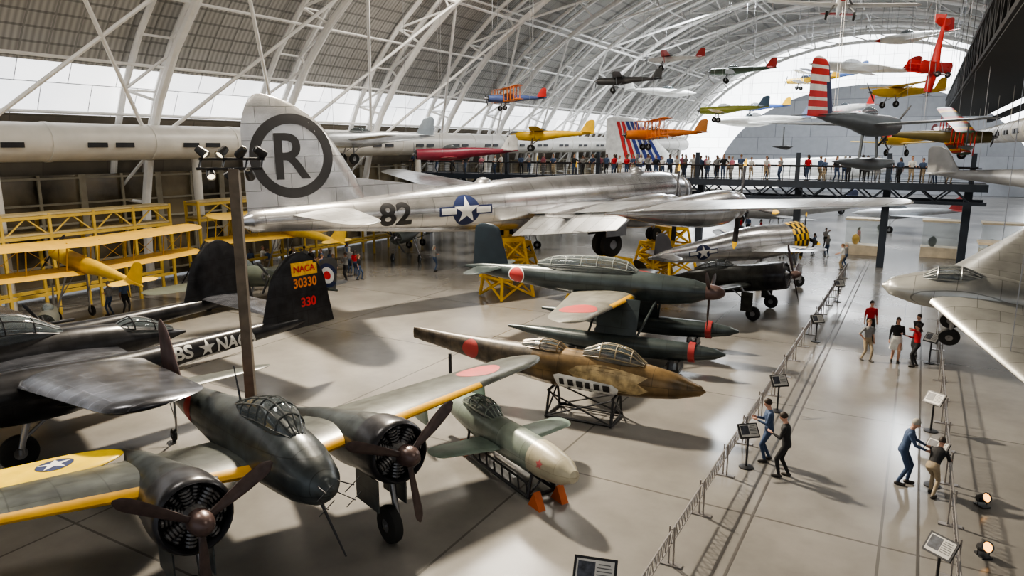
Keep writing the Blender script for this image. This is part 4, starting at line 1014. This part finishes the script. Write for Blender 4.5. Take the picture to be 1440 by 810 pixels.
def person(label,x,y,face,shirt,trou,hair,pose,ht=1.72,skin=None,z=0,long=False,group=None):
    out,hc,hm=bodymesh(**pose)
    o=out.finish('person',None,[skin or SK,shirt,trou,SHOE,EYE,LIP],fix=False)
    o.location=(x,y,z);o.rotation_euler=(0,0,R(face));s=ht/1.74;o.scale=(s,s,s)
    top(o,label,'person',group)
    hairmesh(hc,hm,long).finish('hair',o,[hair])
    return o
HB=mat('hair_dark_brown',(.025,.015,.01),.6);HG=mat('hair_grey',(.3,.28,.25),.6);HL=mat('hair_light_brown',(.16,.09,.04),.6)
bk=C('black',(.012,.012,.014));jn=C('denim',(.035,.06,.12));rd=C('red',(.42,.012,.02));bl=C('blue',(.05,.08,.15));gy=C('grey',(.2,.2,.2));kh=C('khaki',(.3,.24,.16));wh=C('white',(.65,.65,.62));pk=C('pink',(.45,.15,.2))
person('standing person in black top and black trousers reading a sign',7.35,17.9,150,bk,bk,HB,dict(lean=6,arms=('front','down'),sleeve=True,headpitch=20,step=.2),1.8)
person('standing person in blue shirt and jeans beside the barrier',7.25,18.9,170,bl,jn,HB,dict(lean=4,arms=('front','front'),headpitch=15,sleeve=True),1.82)
person('walking person in grey top and khaki shorts on the aisle',14.75,28.5,-80,gy,kh,HL,dict(lean=2,arms=('down','hip'),step=.3),1.75)
person('standing person in red shirt and dark trousers on the aisle',16.4,31.6,-95,rd,bk,HB,dict(arms=('down','down')),1.85)
person('standing person in black jacket and white skirt on the aisle',15.9,28.4,-110,bk,wh,HB,dict(arms=('front','down'),skirt=True,sleeve=True),1.85,long=True)
person('standing person in red jacket with hand raised on the aisle',16.35,27.7,160,rd,bk,HB,dict(arms=('up','front'),sleeve=True,lean=3),1.75,long=True)
person('standing person in dark coat on the aisle',17.2,29.2,200,bk,gy,HB,dict(arms=('cross','cross'),sleeve=True),1.8)
person('person in blue shirt and jeans leaning over the barrier',10.35,17.5,-30,bl,jn,HG,dict(lean=14,arms=('rail','rail'),headpitch=20,step=.2,sleeve=True),1.85)
person('bent person in dark top and light trousers reading a panel',10.75,16.85,35,bk,kh,HB,dict(lean=36,arms=('rail','rail'),headpitch=5,step=.3,sleeve=True,crouch=.06),1.66)
vs=[]
cols=[(rd,jn),(bl,kh),(wh,jn),(gy,bk),(bk,jn),(pk,gy),(bl,bk),(wh,kh),(gy,jn)]
poses=[dict(arms=('down','down')),dict(arms=('rail','rail'),lean=8),dict(arms=('cross','cross')),dict(arms=('up','front')),dict(arms=('hip','down'),step=.3),dict(arms=('front','down'))]
bods=[bodymesh(hi=False,**p) for p in poses]
names={id(rd):'red',id(bl):'blue',id(wh):'white',id(gy):'grey',id(bk):'black',id(pk):'pink',id(jn):'denim',id(kh):'khaki'}
for ci,(a_,b_) in enumerate(cols):
    out,hc,hm=bods[ci%len(bods)]
    o=out.finish('person',None,[SK if ci%3 else SK2,a_,b_,SHOE,EYE,LIP],fix=False)
    h=hairmesh(hc,hm,ci%2==0).finish('hair',None,[(HB,HL,HG)[ci%3]])
    vs.append((o.data,h.data,'visitor in %s top and %s trousers'%(names[id(a_)],names[id(b_)])));bpy.data.objects.remove(o);bpy.data.objects.remove(h)
cnt=0
def visitor(p,face,grp,where):
    global cnt
    v=vs[cnt%len(vs)] if random.random()<.6 else random.choice(vs);cnt+=1
    o=bpy.data.objects.new('person',v[0]);COL.objects.link(o);o.location=p;o.rotation_euler=(0,0,face);s=random.uniform(.97,1.1);o.scale=(s,s,s)
    top(o,v[2]+' '+where,'person',grp)
    h=bpy.data.objects.new('hair',v[1]);COL.objects.link(h);h.parent=o
def rnd(a,b): return random.uniform(a,b)
xs=[-44,-43.2,-41.2,-39.5,-38,-36,-34.5,-33.9,-31,-29.6,-28.6,-26.5,-25.6,-24.8]+[-24.1+.62*i for i in range(19)]+[-11.5,-10.4,-9.3,-7.4,-6.2,-5.4,-4.6,-3.4,-2.7,-1.3,-.6,.1,.9,1.7]
for x in xs:
    visitor(H(x,BY+rnd(.5,.9),DZ),HR-math.pi/2+rnd(-.6,.6),'visitors on the bridge walkway','on the walkway')
for x in[-40.4,-37,-32.5,-30.3]+[-23+.95*i for i in range(12)]+[-10.5,-6.7,-5,-3.8,-2,.6]:
    visitor(H(x,BY+rnd(1.7,2.4),DZ),HR+math.pi/2+rnd(-.6,.6),'visitors on the bridge walkway','on the walkway')
crowd=[(-18.2+.62*i+rnd(-.15,.15),49.5+rnd(-1.4,1.6)) for i in range(13)]+[(-12.6+.8*i,46.5+rnd(-.6,.6)) for i in range(4)]
for (x,y) in crowd+[(-21.2,36.6),(-20.6,37),(23.8,50.6),(24.4,51.4),(22.6,70),(23.6,71),(24.4,69.5),(27.5,62),(-5.5,50),(21.5,56),(24.6,57.5),(25.4,56.8),(27,66),(30.4,62)]:
    visitor(Vector((x,y,0)),rnd(0,6.2),'visitors on the hall floor','on the hall floor')

# ================================================================ LIGHTS
def area(name,loc,tgt,size,pw,col=(1,1,1)):
    l=bpy.data.lights.new(name,'AREA');l.size=size;l.energy=pw;l.color=col;o=bpy.data.objects.new(name,l);COL.objects.link(o);o.location=loc
    o.rotation_euler=(Vector(tgt)-Vector(loc)).to_track_quat('-Z','Y').to_euler()
for i,(x,y,pw) in enumerate(((-26,8,2800),(6,8,1300),(-26,45,4800),(4,45,3400),(-20,85,9500),(2,85,9500),(-10,125,11000))):
    p=H(x,y,24 if abs(x+10)<20 else 19);area('added_fill_light',p,(p.x,p.y,0),6,pw,(1,.93,.82) if y<80 else (.93,.97,1))  # fill lamps added under the roof to brighten the hall, no real fixtures
area('added_key_light',H(-24,26,20),(2,14,0),1.6,22000,(1,.88,.7))  # key lamp added inside the vault for distinct shadows, no skylight there
w=bpy.data.worlds.new('hall_daylight');bpy.context.scene.world=w;w.use_nodes=True
w.node_tree.nodes['Background'].inputs[0].default_value=(.88,.93,1,1);w.node_tree.nodes['Background'].inputs[1].default_value=.8
try:
    bpy.context.scene.view_settings.view_transform='AgX';bpy.context.scene.view_settings.look='AgX - Medium High Contrast'
except Exception: pass
cd=bpy.data.cameras.new('camera');cd.sensor_width=36;cd.lens=25;co=bpy.data.objects.new('camera',cd);COL.objects.link(co)
co.location=(0,0,8.8);co.rotation_euler=(R(90-11.31),0,0);cd.clip_end=500;bpy.context.scene.camera=co
